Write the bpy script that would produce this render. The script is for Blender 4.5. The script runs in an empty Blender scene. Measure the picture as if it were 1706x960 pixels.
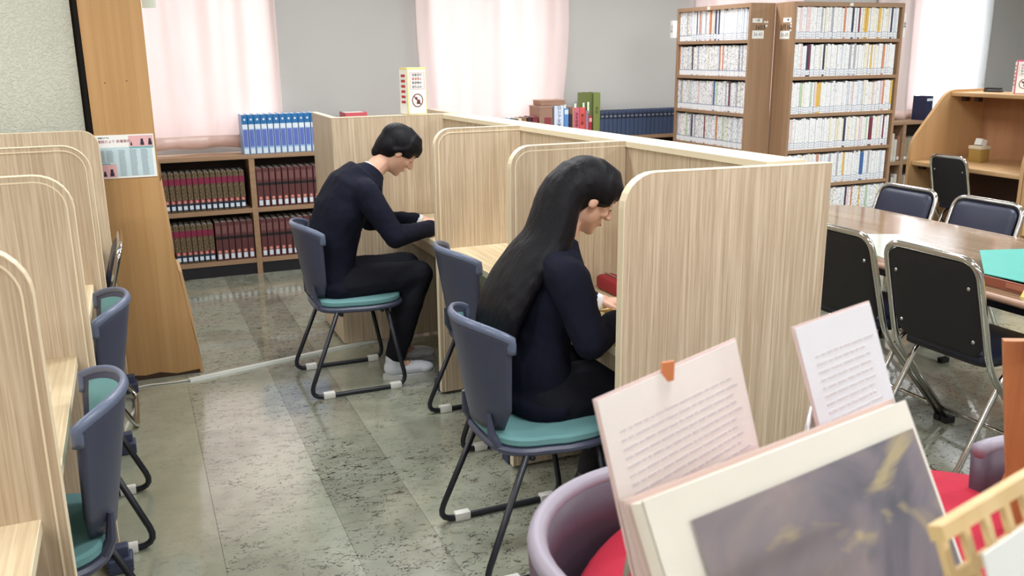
import bpy, bmesh, math, random
from mathutils import Vector, Matrix
random.seed(7)
C = bpy.context.scene.collection
PI = math.pi
scn = bpy.context.scene

# ------------------------------------------------------------------ camera
def set_camera():
    p, rl, yw = math.radians(14.7), math.radians(0.57), math.radians(22.8)
    fw = Vector((math.sin(yw)*math.cos(p), math.cos(yw)*math.cos(p), -math.sin(p)))
    r0 = Vector((math.cos(yw), -math.sin(yw), 0)); u0 = r0.cross(fw)
    r = math.cos(rl)*r0 - math.sin(rl)*u0; u = math.sin(rl)*r0 + math.cos(rl)*u0
    cd = bpy.data.cameras.new('camera'); co = bpy.data.objects.new('camera', cd); C.objects.link(co)
    m = Matrix((r, u, -fw)).transposed().to_4x4(); m.translation = (0, 0, 1.6)
    co.matrix_world = m
    cd.sensor_width = 36; cd.lens = 1497/1706*36
    cd.clip_start = .02; cd.clip_end = 100
    cd.dof.use_dof = True; cd.dof.focus_distance = 3.6; cd.dof.aperture_fstop = 6.5
    scn.camera = co
set_camera()

# ------------------------------------------------------------------ world, light, exposure
w = bpy.data.worlds.new('overcast_daylight'); scn.world = w; w.use_nodes = True
w.node_tree.nodes['Background'].inputs[0].default_value = (.92, .96, 1, 1)
w.node_tree.nodes['Background'].inputs[1].default_value = 5.0
scn.view_settings.view_transform = 'Standard'; scn.view_settings.look = 'None'
scn.view_settings.gamma = 1; scn.view_settings.use_curve_mapping = False
scn.view_settings.exposure = 0.12
LAMP_W = 31.0

# ------------------------------------------------------------------ materials
MATS = {}
def s2l(c):
    return tuple(((v/255)/12.92 if v/255 <= .04045 else ((v/255+.055)/1.055)**2.4) for v in c[:3])+(1,)
class NT:
    def __init__(s, name):
        s.m = bpy.data.materials.new(name); s.m.use_nodes = True
        s.t = s.m.node_tree; s.b = s.t.nodes['Principled BSDF']; s.out = s.t.nodes['Material Output']
    def n(s, typ, ins=None, **kw):
        nd = s.t.nodes.new(typ)
        for k, v in kw.items(): setattr(nd, k, v)
        for k, v in (ins or {}).items():
            if hasattr(v, 'is_linked') or isinstance(v, bpy.types.NodeSocket): s.t.links.new(v, nd.inputs[k])
            else: nd.inputs[k].default_value = v
        return nd
    def l(s, a, b): s.t.links.new(a, b)
    def math(s, op, a, b=None, c=None, clamp=False):
        nd = s.t.nodes.new('ShaderNodeMath'); nd.operation = op; nd.use_clamp = clamp
        for i, v in enumerate((a, b, c)):
            if v is None: continue
            if isinstance(v, bpy.types.NodeSocket): s.l(v, nd.inputs[i])
            else: nd.inputs[i].default_value = v
        return nd.outputs[0]
    def mix(s, f, a, b, blend='MIX'):
        nd = s.t.nodes.new('ShaderNodeMix'); nd.data_type = 'RGBA'; nd.blend_type = blend
        for i, v in ((0, f), (6, a), (7, b)):
            if isinstance(v, bpy.types.NodeSocket): s.l(v, nd.inputs[i])
            else: nd.inputs[i].default_value = v
        return nd.outputs[2]
    def coord(s, kind='Object', scale=(1, 1, 1), loc=(0, 0, 0), rot=(0, 0, 0)):
        tc = s.t.nodes.new('ShaderNodeTexCoord'); mp = s.t.nodes.new('ShaderNodeMapping')
        mp.inputs['Scale'].default_value = scale; mp.inputs['Location'].default_value = loc; mp.inputs['Rotation'].default_value = rot
        s.l(tc.outputs[kind], mp.inputs[0]); return mp.outputs[0]
    def noise(s, vec, scale=5, detail=2, rough=.5, dist=0):
        return s.n('ShaderNodeTexNoise', {'Vector': vec, 'Scale': scale, 'Detail': detail, 'Roughness': rough, 'Distortion': dist}).outputs['Fac']
    def ramp(s, f, stops):
        nd = s.t.nodes.new('ShaderNodeValToRGB'); e = nd.color_ramp.elements
        while len(e) < len(stops): e.new(.5)
        for i, (p, c) in enumerate(stops): e[i].position = p; e[i].color = c
        s.l(f, nd.inputs[0]); return nd.outputs[0]
    def bump(s, h, strength=.3, dist=.002):
        nd = s.n('ShaderNodeBump', {'Height': h, 'Strength': strength, 'Distance': dist}); s.l(nd.outputs[0], s.b.inputs['Normal'])
def mat(name, col, rough=.5, metal=0, coat=0, bump=None, var=0, spec=None, sheen=0):
    if name in MATS: return MATS[name]
    N = NT(name); c = s2l(col)
    N.b.inputs['Roughness'].default_value = rough; N.b.inputs['Metallic'].default_value = metal
    N.b.inputs['Coat Weight'].default_value = coat; N.b.inputs['Coat Roughness'].default_value = .1
    if spec is not None: N.b.inputs['Specular IOR Level'].default_value = spec
    if sheen: N.b.inputs['Sheen Weight'].default_value = sheen
    v = var or .04
    f = N.noise(N.coord(), 14, 3)
    N.l(N.mix(f, tuple(x*(1-v) for x in c[:3])+(1,), tuple(min(1, x*(1+v)) for x in c[:3])+(1,)), N.b.inputs['Base Color'])
    if bump: N.bump(N.noise(N.coord(), bump[0], 3), bump[1], .003)
    MATS[name] = N.m; return N.m
def wood(name, base, dark, light, axis='z', fine=90, rough=.5, contrast=1.0, coat=0):
    N = NT(name)
    k = .018
    sc = {'z': (1, 1, k), 'y': (1, k, 1), 'x': (k, 1, 1)}[axis]
    v = N.coord(scale=sc)
    a = N.noise(v, fine, 3, .6, .3); b = N.noise(v, fine*.25, 2, .5, .6); c = N.noise(v, fine*2.6, 2)
    base, dark, light = s2l(base), s2l(dark), s2l(light)
    f1 = N.ramp(a, [(.36, (0, 0, 0, 1)), (.5, (.45, .45, .45, 1)), (.62, (1, 1, 1, 1))])
    col = N.mix(f1, dark, light)
    col = N.mix(.5 if contrast >= 1 else 1-.5*contrast, col, base)
    f2 = N.ramp(b, [(.35, (0, 0, 0, 1)), (.65, (1, 1, 1, 1))])
    col = N.mix(N.math('MULTIPLY', f2, .3*contrast), col, dark)
    f3 = N.ramp(c, [(.56, (0, 0, 0, 1)), (.7, (1, 1, 1, 1))])
    col = N.mix(N.math('MULTIPLY', f3, .55*contrast), col, dark)
    N.l(col, N.b.inputs['Base Color']); N.b.inputs['Roughness'].default_value = rough
    N.b.inputs['Coat Weight'].default_value = coat; N.b.inputs['Coat Roughness'].default_value = .08
    N.bump(a, .12, .0008)
    MATS[name] = N.m; return N.m
oak = wood('ash_laminate_vertical', (205, 186, 158), (166, 142, 116), (224, 208, 184), 'z', 120)
oak_y = wood('ash_laminate_desk', (218, 200, 164), (184, 158, 124), (232, 216, 182), 'y', 90)
oak_plain = mat('ash_laminate_plain', (232, 218, 188), .5)
edge_m = mat('pale_edge_band', (236, 220, 190), .45)
ply = wood('pillar_plywood', (186, 144, 94), (174, 130, 80), (200, 160, 110), 'z', 22, .42, .8)
shelf_m = wood('bookcase_wood', (164, 130, 100), (144, 112, 86), (178, 146, 116), 'z', 40, .5, .7)
shelf_low = wood('low_bookcase_wood', (162, 130, 102), (142, 110, 84), (176, 146, 118), 'x', 40, .5, .7)
dark_gap = mat('painted_shade_board', (52, 40, 34), .7)  # dark board colour paints in the shade behind books and under desks
beige = wood('beige_carrel_wood', (198, 158, 112), (186, 144, 98), (208, 170, 124), 'z', 16, .45, .6)
beige_y = wood('beige_carrel_desk', (204, 166, 120), (190, 150, 104), (214, 178, 134), 'y', 16, .4, .6)
table_m = wood('gloss_table_wood', (150, 124, 100), (118, 94, 72), (172, 148, 122), 'y', 42, .13, 1.0, coat=.2)
chrome = mat('chrome_tube', (205, 203, 200), .14, 1)
rivet_m = mat('steel_rivet', (190, 190, 190), .3, 1)
navy_vinyl = mat('navy_vinyl', (30, 36, 58), .42, bump=(260, .08))
black_board = mat('black_hardboard', (16, 15, 20), .6)
black_paint = mat('black_steel', (30, 32, 40), .4)
shell_m = mat('slate_plastic', (66, 70, 90), .42, bump=(300, .05))
rim_m = mat('grey_blue_plastic_rim', (98, 108, 132), .35)
teal_m = mat('teal_fabric', (104, 150, 152), .85, bump=(500, .25))
white_pl = mat('white_plastic', (232, 232, 226), .4)
paper = mat('white_paper', (240, 240, 236), .7)
ink = mat('black_ink', (40, 38, 40), .7)
grey_ink = mat('grey_ink', (120, 120, 124), .7)
red_ink = mat('red_ink', (190, 60, 62), .7)
cream = mat('cream_board', (232, 214, 172), .6)
kick_m = mat('black_kickplate', (24, 22, 30), .5)
skin_m = mat('skin', (222, 176, 152), .5)
blazer_m = mat('navy_blazer_wool', (20, 22, 38), .9, bump=(600, .2), spec=.2)
trouser_m = mat('charcoal_trousers', (26, 27, 35), .9, bump=(600, .15), spec=.2)
shirt_m = mat('white_shirt', (232, 234, 240), .8)
shoe_m = mat('white_sneaker', (222, 226, 234), .6)
sole_m = mat('rubber_sole', (200, 200, 198), .7)
eye_m = mat('eye_white', (235, 232, 228), .2); iris_m = mat('dark_iris', (30, 20, 16), .2)
lip_m = mat('lips', (190, 110, 104), .5)
def hair_mat():
    N = NT('black_hair'); v = N.coord(scale=(1, 1, .12))
    f = N.noise(v, 160, 3)
    N.l(N.mix(f, s2l((7, 6, 10)), s2l((19, 17, 24))), N.b.inputs['Base Color']); N.b.inputs['Roughness'].default_value = .55; N.b.inputs['Specular IOR Level'].default_value = .2
    N.bump(f, .5, .003); return N.m
hair_m = hair_mat()
def stucco():
    N = NT('grey_green_stucco'); v = N.coord()
    a = N.noise(v, 75, 4, .55, .7); b = N.noise(v, 2, 2)
    h = N.ramp(a, [(.47, (0, 0, 0, 1)), (.6, (1, 1, 1, 1))])
    N.l(N.mix(b, s2l((186, 187, 172)), s2l((204, 204, 190))), N.b.inputs['Base Color'])
    N.b.inputs['Roughness'].default_value = .8; N.bump(h, .55, .004); return N.m
stucco_m = stucco()
def wallpaint():
    N = NT('smooth_grey_paint'); a = N.noise(N.coord(), 1.2, 3)
    N.l(N.mix(a, s2l((176, 174, 171)), s2l((185, 183, 180))), N.b.inputs['Base Color']); N.b.inputs['Roughness'].default_value = .7
    return N.m
wall_m = wallpaint()
def floor_mat(name, c1, c2, scuff):
    N = NT(name); tc = N.t.nodes.new('ShaderNodeTexCoord'); v = tc.outputs['Object']
    big = N.noise(v, 1.6, 4, .6, .5); mid = N.noise(v, 9, 4, .65)
    col = N.mix(N.ramp(big, [(.3, (0, 0, 0, 1)), (.7, (1, 1, 1, 1))]), s2l(c1), s2l(c2))
    col = N.mix(N.math('MULTIPLY', N.ramp(mid, [(.45, (0, 0, 0, 1)), (.75, (1, 1, 1, 1))]), .4), col, s2l((176, 176, 160)))
    # worn darker traffic patches
    wear = N.ramp(N.noise(v, 2.2, 3, .6, .4), [(.5, (0, 0, 0, 1)), (.64, (1, 1, 1, 1))])
    col = N.mix(N.math('MULTIPLY', wear, .42*scuff), col, s2l((102, 100, 86)))
    # scuffs: broken thin contour lines of stretched noise
    mp = N.n('ShaderNodeMapping', {'Vector': v, 'Scale': (1, 1.9, 1), 'Rotation': (0, 0, .25)}).outputs[0]
    tot = None
    for sc, wd, seedk in ((20, .017, 3.1), (34, .026, 8.7), (9, .006, 5.3), (27, .018, 14.1), (16, .012, 22.3)):
        o = N.n('ShaderNodeMapping', {'Vector': mp, 'Location': (seedk, seedk*2, 0)}).outputs[0]
        a = N.noise(o, sc, 1.5, .5, .6)
        ln = N.math('LESS_THAN', N.math('ABSOLUTE', N.math('SUBTRACT', a, .5)), wd)
        msk = N.math('GREATER_THAN', N.noise(o, sc*.55, 2, .6), .57)
        q = N.math('MULTIPLY', ln, msk); tot = q if tot is None else N.math('MAXIMUM', tot, q)
    dens = N.ramp(N.noise(v, 1.7, 3, .6, .3), [(.38, (.3, .3, .3, 1)), (.52, (1, 1, 1, 1))])
    f = N.math('MULTIPLY', N.math('MULTIPLY', tot, dens), .78*scuff)
    col = N.mix(f, col, s2l((58, 54, 48)))
    N.l(col, N.b.inputs['Base Color'])
    N.l(N.n('ShaderNodeMapRange', {'Value': mid, 'To Min': .1, 'To Max': .24}).outputs[0], N.b.inputs['Roughness'])
    N.b.inputs['Coat Weight'].default_value = .7; N.b.inputs['Coat Roughness'].default_value = .06; N.bump(N.noise(v, 14, 2), .04, .002); return N.m
curtain_cache = {}
def curtain_mat(name, c, trans):
    N = NT(name); v = N.coord(scale=(1, 1, .2))
    f = N.noise(v, 5, 2)
    col = N.mix(f, s2l(c), s2l(tuple(min(255, x+8) for x in c)))
    d = N.n('ShaderNodeBsdfDiffuse', {'Color': col}); t = N.n('ShaderNodeBsdfTranslucent', {'Color': col})
    g = N.n('ShaderNodeBsdfGlossy', {'Color': (1, 1, 1, 1), 'Roughness': .35})
    m = N.n('ShaderNodeMixShader', {0: trans, 1: d.outputs[0], 2: t.outputs[0]})
    m2 = N.n('ShaderNodeMixShader', {0: .05, 1: m.outputs[0], 2: g.outputs[0]})
    N.l(m2.outputs[0], N.out.inputs[0]); return N.m
curtain_m = curtain_mat('pale_pink_satin', (238, 224, 222), .40)
lace_m = curtain_mat('white_lace', (250, 250, 252), .65)
hem_m = curtain_mat('pink_hem_fabric', (240, 216, 208), .4)
def glass_mat():
    N = NT('window_glass')
    tr = N.n('ShaderNodeBsdfTransparent'); gl = N.n('ShaderNodeBsdfGlossy', {'Roughness': .02})
    m = N.n('ShaderNodeMixShader', {0: .06, 1: tr.outputs[0], 2: gl.outputs[0]}); N.l(m.outputs[0], N.out.inputs[0]); return N.m
glass_m = glass_mat()
def lampmat():
    N = NT('lamp_tube_glow'); N.b.inputs['Emission Color'].default_value = (.96, .98, 1, 1); N.b.inputs['Emission Strength'].default_value = 6; return N.m
lamp_m = lampmat()
def comic_mat():
    N = NT('comic_spine'); oi = N.t.nodes.new('ShaderNodeObjectInfo'); tc = N.t.nodes.new('ShaderNodeTexCoord')
    sp = N.n('ShaderNodeSeparateXYZ', {0: tc.outputs['Generated']}); x, z = sp.outputs[0], sp.outputs[2]
    rnd = oi.outputs['Random']
    off = N.n('ShaderNodeCombineXYZ', {0: N.math('MULTIPLY', rnd, 31.7), 1: N.math('MULTIPLY', rnd, 77.1), 2: N.math('MULTIPLY', rnd, 53.9)}).outputs[0]
    vec = N.n('ShaderNodeVectorMath', {0: N.n('ShaderNodeCombineXYZ', {0: N.math('MULTIPLY', x, 1.6), 2: N.math('MULTIPLY', z, 14)}).outputs[0], 1: off}).outputs[0]
    t = N.noise(vec, 2.2, 2, .6)
    txt = N.math('MULTIPLY', N.math('GREATER_THAN', t, .60), N.math('LESS_THAN', N.math('ABSOLUTE', N.math('SUBTRACT', x, .5)), .27))
    txt = N.math('MULTIPLY', txt, N.math('GREATER_THAN', z, .27)); txt = N.math('MULTIPLY', txt, N.math('LESS_THAN', z, .95))
    seg = N.noise(N.n('ShaderNodeVectorMath', {0: N.n('ShaderNodeCombineXYZ', {2: N.math('MULTIPLY', z, 3)}).outputs[0], 1: off}).outputs[0], 1.5, 1)
    tint = N.n('ShaderNodeMapRange', {'Value': seg, 'From Min': .35, 'From Max': .65}).outputs[0]
    inkc = N.n('ShaderNodeHueSaturation', {'Color': s2l((96, 112, 150)), 'Hue': rnd, 'Saturation': .9, 'Value': .55}).outputs[0]
    inkc = N.mix(N.math('GREATER_THAN', N.math('FRACT', N.math('MULTIPLY', rnd, 7.3)), .35), inkc, s2l((84, 88, 104)))
    col = N.mix(N.math('MULTIPLY', txt, N.math('MULTIPLY_ADD', tint, .45, .4)), oi.outputs['Color'], inkc)
    # catalogue label at the foot: white with thin blue rules
    lab = N.math('MULTIPLY', N.math('GREATER_THAN', z, .05), N.math('LESS_THAN', z, .215))
    col = N.mix(lab, col, s2l((240, 243, 248)))
    for zc, wd in ((.215, .009), (.13, .005), (.055, .007)):
        zz = N.math('ADD', zc, N.math('MULTIPLY', N.math('SUBTRACT', N.math('FRACT', N.math('MULTIPLY', rnd, 13.7)), .5), .05))
        col = N.mix(N.math('MULTIPLY', N.math('LESS_THAN', N.math('ABSOLUTE', N.math('SUBTRACT', z, zz)), wd), .75), col, s2l((92, 116, 160)))
    e = N.math('GREATER_THAN', N.math('ABSOLUTE', N.math('SUBTRACT', x, .5)), .44)
    col = N.mix(N.math('MULTIPLY', e, .4), col, s2l((132, 140, 160)))
    N.l(col, N.b.inputs['Base Color']); N.b.inputs['Roughness'].default_value = .35; return N.m
comic_m = comic_mat()
def gilt_mat():
    N = NT('olive_gilt_spine'); v = N.coord()
    a = N.noise(v, 120, 3, .6)
    f = N.ramp(a, [(.45, (0, 0, 0, 1)), (.58, (1, 1, 1, 1))])
    N.l(N.mix(f, s2l((52, 42, 34)), s2l((138, 118, 84))), N.b.inputs['Base Color']); N.b.inputs['Roughness'].default_value = .45; return N.m
gilt_m = gilt_mat()
def art_mat():
    N = NT('abstract_grey_picture_print'); v = N.coord()
    a = N.noise(v, 5, 4, .55, .8); b = N.noise(N.coord(loc=(3, 1, 2), scale=(1, 1.6, 2.4), rot=(0, .5, 0)), 5, 3, .5, 1.2); c = N.noise(N.coord(loc=(9, 4, 4)), 7, 3, .5, .5)
    col = N.ramp(a, [(.3, s2l((92, 92, 104))), (.45, s2l((132, 124, 132))), (.58, s2l((158, 144, 144))), (.75, s2l((120, 108, 104)))])
    col = N.mix(N.ramp(b, [(.56, (0, 0, 0, 1)), (.66, (.8, .8, .8, 1))]), col, s2l((196, 178, 134)))
    col = N.mix(N.ramp(c, [(.6, (0, 0, 0, 1)), (.72, (.8, .8, .8, 1))]), col, s2l((82, 90, 106)))
    N.l(col, N.b.inputs['Base Color']); N.b.inputs['Roughness'].default_value = .4; return N.m
art_m = art_mat()
red_cloth = mat('crimson_cloth', (172, 24, 52), .9, bump=(400, .2))
plum_m = mat('plum_grey_vinyl', (86, 70, 84), .45, bump=(200, .1))
brown_wood = wood('orange_brown_wood', (176, 112, 62), (146, 86, 44), (190, 128, 78), 'z', 30, .45, .8)
pale_wood = wood('pale_pine', (232, 200, 146), (216, 178, 122), (240, 214, 166), 'z', 24, .5, .6)

# ------------------------------------------------------------------ geometry helpers
def box(bm, lo, hi, bev=0, mi=0, M=None):
    ps = [(x, y, z) for z in (lo[2], hi[2]) for y in (lo[1], hi[1]) for x in (lo[0], hi[0])]
    if M is not None: ps = [M @ Vector(p) for p in ps]
    v = [bm.verts.new(p) for p in ps]
    fs = [bm.faces.new([v[i] for i in q]) for q in ((0, 2, 3, 1), (4, 5, 7, 6), (0, 1, 5, 4), (2, 6, 7, 3), (0, 4, 6, 2), (1, 3, 7, 5))]
    for f in fs: f.material_index = mi
    if bev:
        es = {e for f in fs for e in f.edges}
        bmesh.ops.bevel(bm, geom=list(es), offset=bev, segments=2, affect='EDGES', profile=.5)
    return fs
def prism(bm, poly, axis, a, b, bev=0):
    """poly: 2-D outline, extruded from a to b along axis ('x','y','z')."""
    def P(q, t): return {'x': (t, q[0], q[1]), 'y': (q[0], t, q[1]), 'z': (q[0], q[1], t)}[axis]
    va = [bm.verts.new(P(q, a)) for q in poly]; vb = [bm.verts.new(P(q, b)) for q in poly]
    n = len(poly); f = [bm.faces.new(va), bm.faces.new(vb[::-1])]
    for i in range(n): f.append(bm.faces.new((va[i], vb[i], vb[(i+1) % n], va[(i+1) % n])))
    bmesh.ops.recalc_face_normals(bm, faces=f)
    if bev:
        es = {e for q in f[:2] for e in q.edges}; bmesh.ops.bevel(bm, geom=list(es), offset=bev, segments=1, affect='EDGES')
def frames(pts, closed=False):
    pts = [Vector(p) for p in pts]; n = len(pts); out = []; up = None
    for i in range(n):
        a = pts[i-1] if (i or closed) else pts[i]; b = pts[(i+1) % n] if (i < n-1 or closed) else pts[i]
        t = (b-a).normalized()
        if up is None:
            up = Vector((0, 0, 1)) if abs(t.z) < .9 else Vector((1, 0, 0))
        s = t.cross(up).normalized(); up = s.cross(t).normalized(); out.append((pts[i], s, up))
    return out
def tube(bm, pts, r, seg=8, closed=False, rx=None):
    """r: number or list; rx stretches sideways."""
    fr = frames(pts, closed); rings = []
    for i, (p, s, u) in enumerate(fr):
        rr = r[i] if isinstance(r, (list, tuple)) else r; k = (rx or 1)
        rings.append([bm.verts.new(p + s*math.cos(2*PI*j/seg)*rr*k + u*math.sin(2*PI*j/seg)*rr) for j in range(seg)])
    m = len(rings)
    for i in range(m if closed else m-1):
        A, B = rings[i], rings[(i+1) % m]
        for j in range(seg): bm.faces.new((A[j], A[(j+1) % seg], B[(j+1) % seg], B[j]))
    if not closed:
        bm.faces.new(rings[0][::-1]); bm.faces.new(rings[-1])
def fillet(pts, r, n=5, closed=False):
    P = [Vector(p) for p in pts]; out = []; m = len(P)
    for i in range(m):
        if not closed and i in (0, m-1): out.append(P[i]); continue
        a, b, c = P[i-1], P[i], P[(i+1) % m]; d1 = (a-b); d2 = (c-b)
        rr = min(r, d1.length*.49, d2.length*.49); s = b+d1.normalized()*rr; e = b+d2.normalized()*rr
        for k in range(n+1):
            t = k/n; out.append(s*(1-t)**2 + b*2*t*(1-t) + e*t*t)
    return out
def ell(bm, c, r, R=None, seg=16):
    g = bmesh.ops.create_uvsphere(bm, u_segments=seg, v_segments=max(8, seg*2//3), radius=1)
    M = Matrix.Translation(Vector(c)) @ (R.to_4x4() if R is not None else Matrix.Identity(4)) @ Matrix.Diagonal((*r, 1))
    bmesh.ops.transform(bm, matrix=M, verts=g['verts'])
def cap(bm, a, b, ra, rb, seg=12):
    a, b = Vector(a), Vector(b); n = 4
    t = (b-a); L = t.length or 1e-4; t = t/L
    pts, rs = [], []
    for k in range(n): 
        th = PI/2*(1-k/n); pts.append(a - t*ra*math.sin(th)); rs.append(max(ra*math.cos(th), .0006))
    pts.append(a); rs.append(ra); pts.append(b); rs.append(rb)
    for k in range(1, n+1):
        th = PI/2*k/n; pts.append(b + t*rb*math.sin(th)); rs.append(max(rb*math.cos(th), .0006))
    tube(bm, pts, rs, seg)
def loft(bm, secs, seg=20):
    """secs: (centre, depth radius, width radius); width runs along Y, rings stand across the path in the XZ plane."""
    P = [Vector(s[0]) for s in secs]; rings = []
    for i, (c, rd, rw) in enumerate(secs):
        t = (P[min(i+1, len(P)-1)]-P[max(i-1, 0)]).normalized(); W = Vector((0, 1, 0)); D = W.cross(t).normalized()
        rings.append([bm.verts.new(P[i] + D*math.cos(2*PI*j/seg)*rd + W*math.sin(2*PI*j/seg)*rw) for j in range(seg)])
    for A, B in zip(rings, rings[1:]):
        for j in range(seg): bm.faces.new((A[j], A[(j+1) % seg], B[(j+1) % seg], B[j]))
    bm.faces.new(rings[0][::-1]); bm.faces.new(rings[-1])
def obj(name, bm, m, parent=None, smooth=False, loc=None, rotz=0, col=None):
    bmesh.ops.recalc_face_normals(bm, faces=bm.faces)
    me = bpy.data.meshes.new(name); bm.to_mesh(me); bm.free()
    for q in (m if isinstance(m, (list, tuple)) else [m]): me.materials.append(q)
    if smooth: me.polygons.foreach_set('use_smooth', [True]*len(me.polygons))
    o = bpy.data.objects.new(name, me); C.objects.link(o)
    if parent: o.parent = parent
    if loc: o.location = loc
    if rotz: o.rotation_euler.z = rotz
    return o
def smooth_angle(o, deg=40):
    me = o.data; me.polygons.foreach_set('use_smooth', [True]*len(me.polygons))
    bm = bmesh.new(); bm.from_mesh(me)
    for e in bm.edges:
        if len(e.link_faces) == 2 and e.calc_face_angle(0) > math.radians(deg): e.smooth = False
    bm.to_mesh(me); bm.free(); return o
def tag(o, label=None, cat=None, group=None, kind=None):
    if label: o['label'] = label
    if cat: o['category'] = cat
    if group: o['group'] = group
    if kind: o['kind'] = kind
    return o
def thing(name, label, cat, loc=(0, 0, 0), rotz=0, group=None):
    o = bpy.data.objects.new(name, None); C.objects.link(o); o.location = loc; o.rotation_euler = (0, 0, rotz)
    o.empty_display_size = .1
    return tag(o, label, cat, group)
def bxo(name, lo, hi, m, parent=None, bev=0, **k):
    bm = bmesh.new(); box(bm, lo, hi, bev); o = obj(name, bm, m, parent, **k)
    if bev: smooth_angle(o)
    return o
def dup(root, loc=None, rotz=None, label=None, group=None):
    r = root.copy(); C.objects.link(r)
    if loc is not None: r.location = loc
    if rotz is not None: r.rotation_euler.z = rotz
    if label: r['label'] = label
    if group: r['group'] = group
    for ch in list(root.children):
        c = ch.copy(); C.objects.link(c); c.parent = r
        for g in ch.children:
            d = g.copy(); C.objects.link(d); d.parent = c
    return r
def text(name, s, size, m, parent, M, align='CENTER', depth=.0004):
    """lettering turned into a mesh; M places the text plane (x right, y up)."""
    cu = bpy.data.curves.new(name, 'FONT'); cu.body = s; cu.size = size; cu.align_x = align; cu.align_y = 'CENTER'; cu.extrude = depth; cu.resolution_u = 2
    t = bpy.data.objects.new(name, cu); C.objects.link(t)
    bpy.context.view_layer.update()
    me = bpy.data.meshes.new_from_object(t.evaluated_get(bpy.context.evaluated_depsgraph_get()))
    bpy.data.objects.remove(t); me.materials.clear(); me.materials.append(m); me.name = name
    me.transform(M); o = bpy.data.objects.new(name, me); C.objects.link(o); o.parent = parent; return o
def plane_M(origin, right, up):
    r = Vector(right).normalized(); u = Vector(up).normalized(); n = r.cross(u)
    m = Matrix((r, u, n)).transposed().to_4x4(); m.translation = Vector(origin); return m
ORD = ['first', 'second', 'third', 'fourth', 'fifth', 'sixth', 'seventh', 'eighth', 'ninth', 'tenth', 'eleventh', 'twelfth', 'thirteenth', 'fourteenth', 'fifteenth', 'sixteenth', 'seventeenth', 'eighteenth', 'nineteenth', 'twentieth']
def ordn(i):
    if i < 20: return ORD[i]
    n = i+1; return f"{n}{'th' if 10 <= n % 100 <= 20 else {1:'st',2:'nd',3:'rd'}.get(n % 10,'th')}"

# ------------------------------------------------------------------ the room
YB = 7.12
def struct(name, bm, m, parent=None): return tag(obj(name, bm, m, parent), kind='structure')
bm = bmesh.new(); box(bm, (-2.6, -2.6, -.1), (9.3, YB+.1, -.006)); floor = struct('floor', bm, mat('floor_subfloor', (96, 96, 84), .8))
fa = floor_mat('floor_vinyl_scuffed', (148, 152, 134), (162, 164, 148), 1.0)
fb = floor_mat('floor_vinyl_clean', (146, 150, 130), (156, 158, 140), .3)
fc = floor_mat('floor_vinyl_worn', (124, 126, 110), (146, 148, 132), 1.4)
edges = [-2.6, -1.4, .14, .545, .83, 2.2, 3.6, 5.0, 6.4, 7.8, 9.3]; fm = [fb, fb, fa, fc, fa, fc, fa, fa, fb, fb]
for i, (a, b) in enumerate(zip(edges, edges[1:])):
    bxo('vinyl_sheet', (a+.0006, -2.6, -.006), (b-.0006, YB, 0), fm[i], floor)
ceil = bxo('ceiling', (-2.6, -2.6, 2.7), (9.3, YB+.1, 2.8), mat('ceiling_white', (226, 226, 220), .8)); tag(ceil, kind='structure')
# back wall with window openings
wins = [(-.35, 1.05), (2.25, 3.35), (4.85, 5.9), (7.35, 8.35)]
bm = bmesh.new(); x = -2.6
for a, b in wins:
    box(bm, (x, YB, 0), (a, YB+.12, 2.7)); box(bm, (a, YB, 0), (b, YB+.12, .95)); box(bm, (a, YB, 2.35), (b, YB+.12, 2.7)); x = b
box(bm, (x, YB, 0), (9.3, YB+.12, 2.7)); struct('wall_back', bm, wall_m)
for i, (a, b) in enumerate(wins):
    bm = bmesh.new(); y0 = YB+.04; mid = (a+b)/2
    for lo, hi in (((a, y0, .95), (a+.04, y0+.05, 2.35)), ((b-.04, y0, .95), (b, y0+.05, 2.35)), ((a+.04, y0, .95), (b-.04, y0+.05, .99)), ((a+.04, y0, 2.31), (b-.04, y0+.05, 2.35)), ((mid-.025, y0, .99), (mid+.025, y0+.05, 2.31))): box(bm, lo, hi)
    wn = struct('window_%d' % (i+1), bm, mat('window_aluminium', (190, 192, 194), .4, .6))
    for s, t in ((a+.04, mid-.025), (mid+.025, b-.04)): bxo('pane', (s, y0+.02, .99), (t, y0+.026, 2.31), glass_m, wn)
bm = bmesh.new(); box(bm, (-2.6, 4.76, 0), (-.185, YB, 2.7)); struct('wall_left', bm, stucco_m)
bm = bmesh.new(); box(bm, (-2.7, -2.6, 0), (-2.6, 4.76, 2.7)); struct('wall_side', bm, stucco_m)
bm = bmesh.new(); box(bm, (-2.7, -2.7, 0), (9.3, -2.6, 2.7)); struct('wall_front', bm, wall_m)
bm = bmesh.new(); box(bm, (9.3, -2.7, 0), (9.4, YB+.12, 2.7)); struct('wall_right', bm, wall_m)
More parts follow.
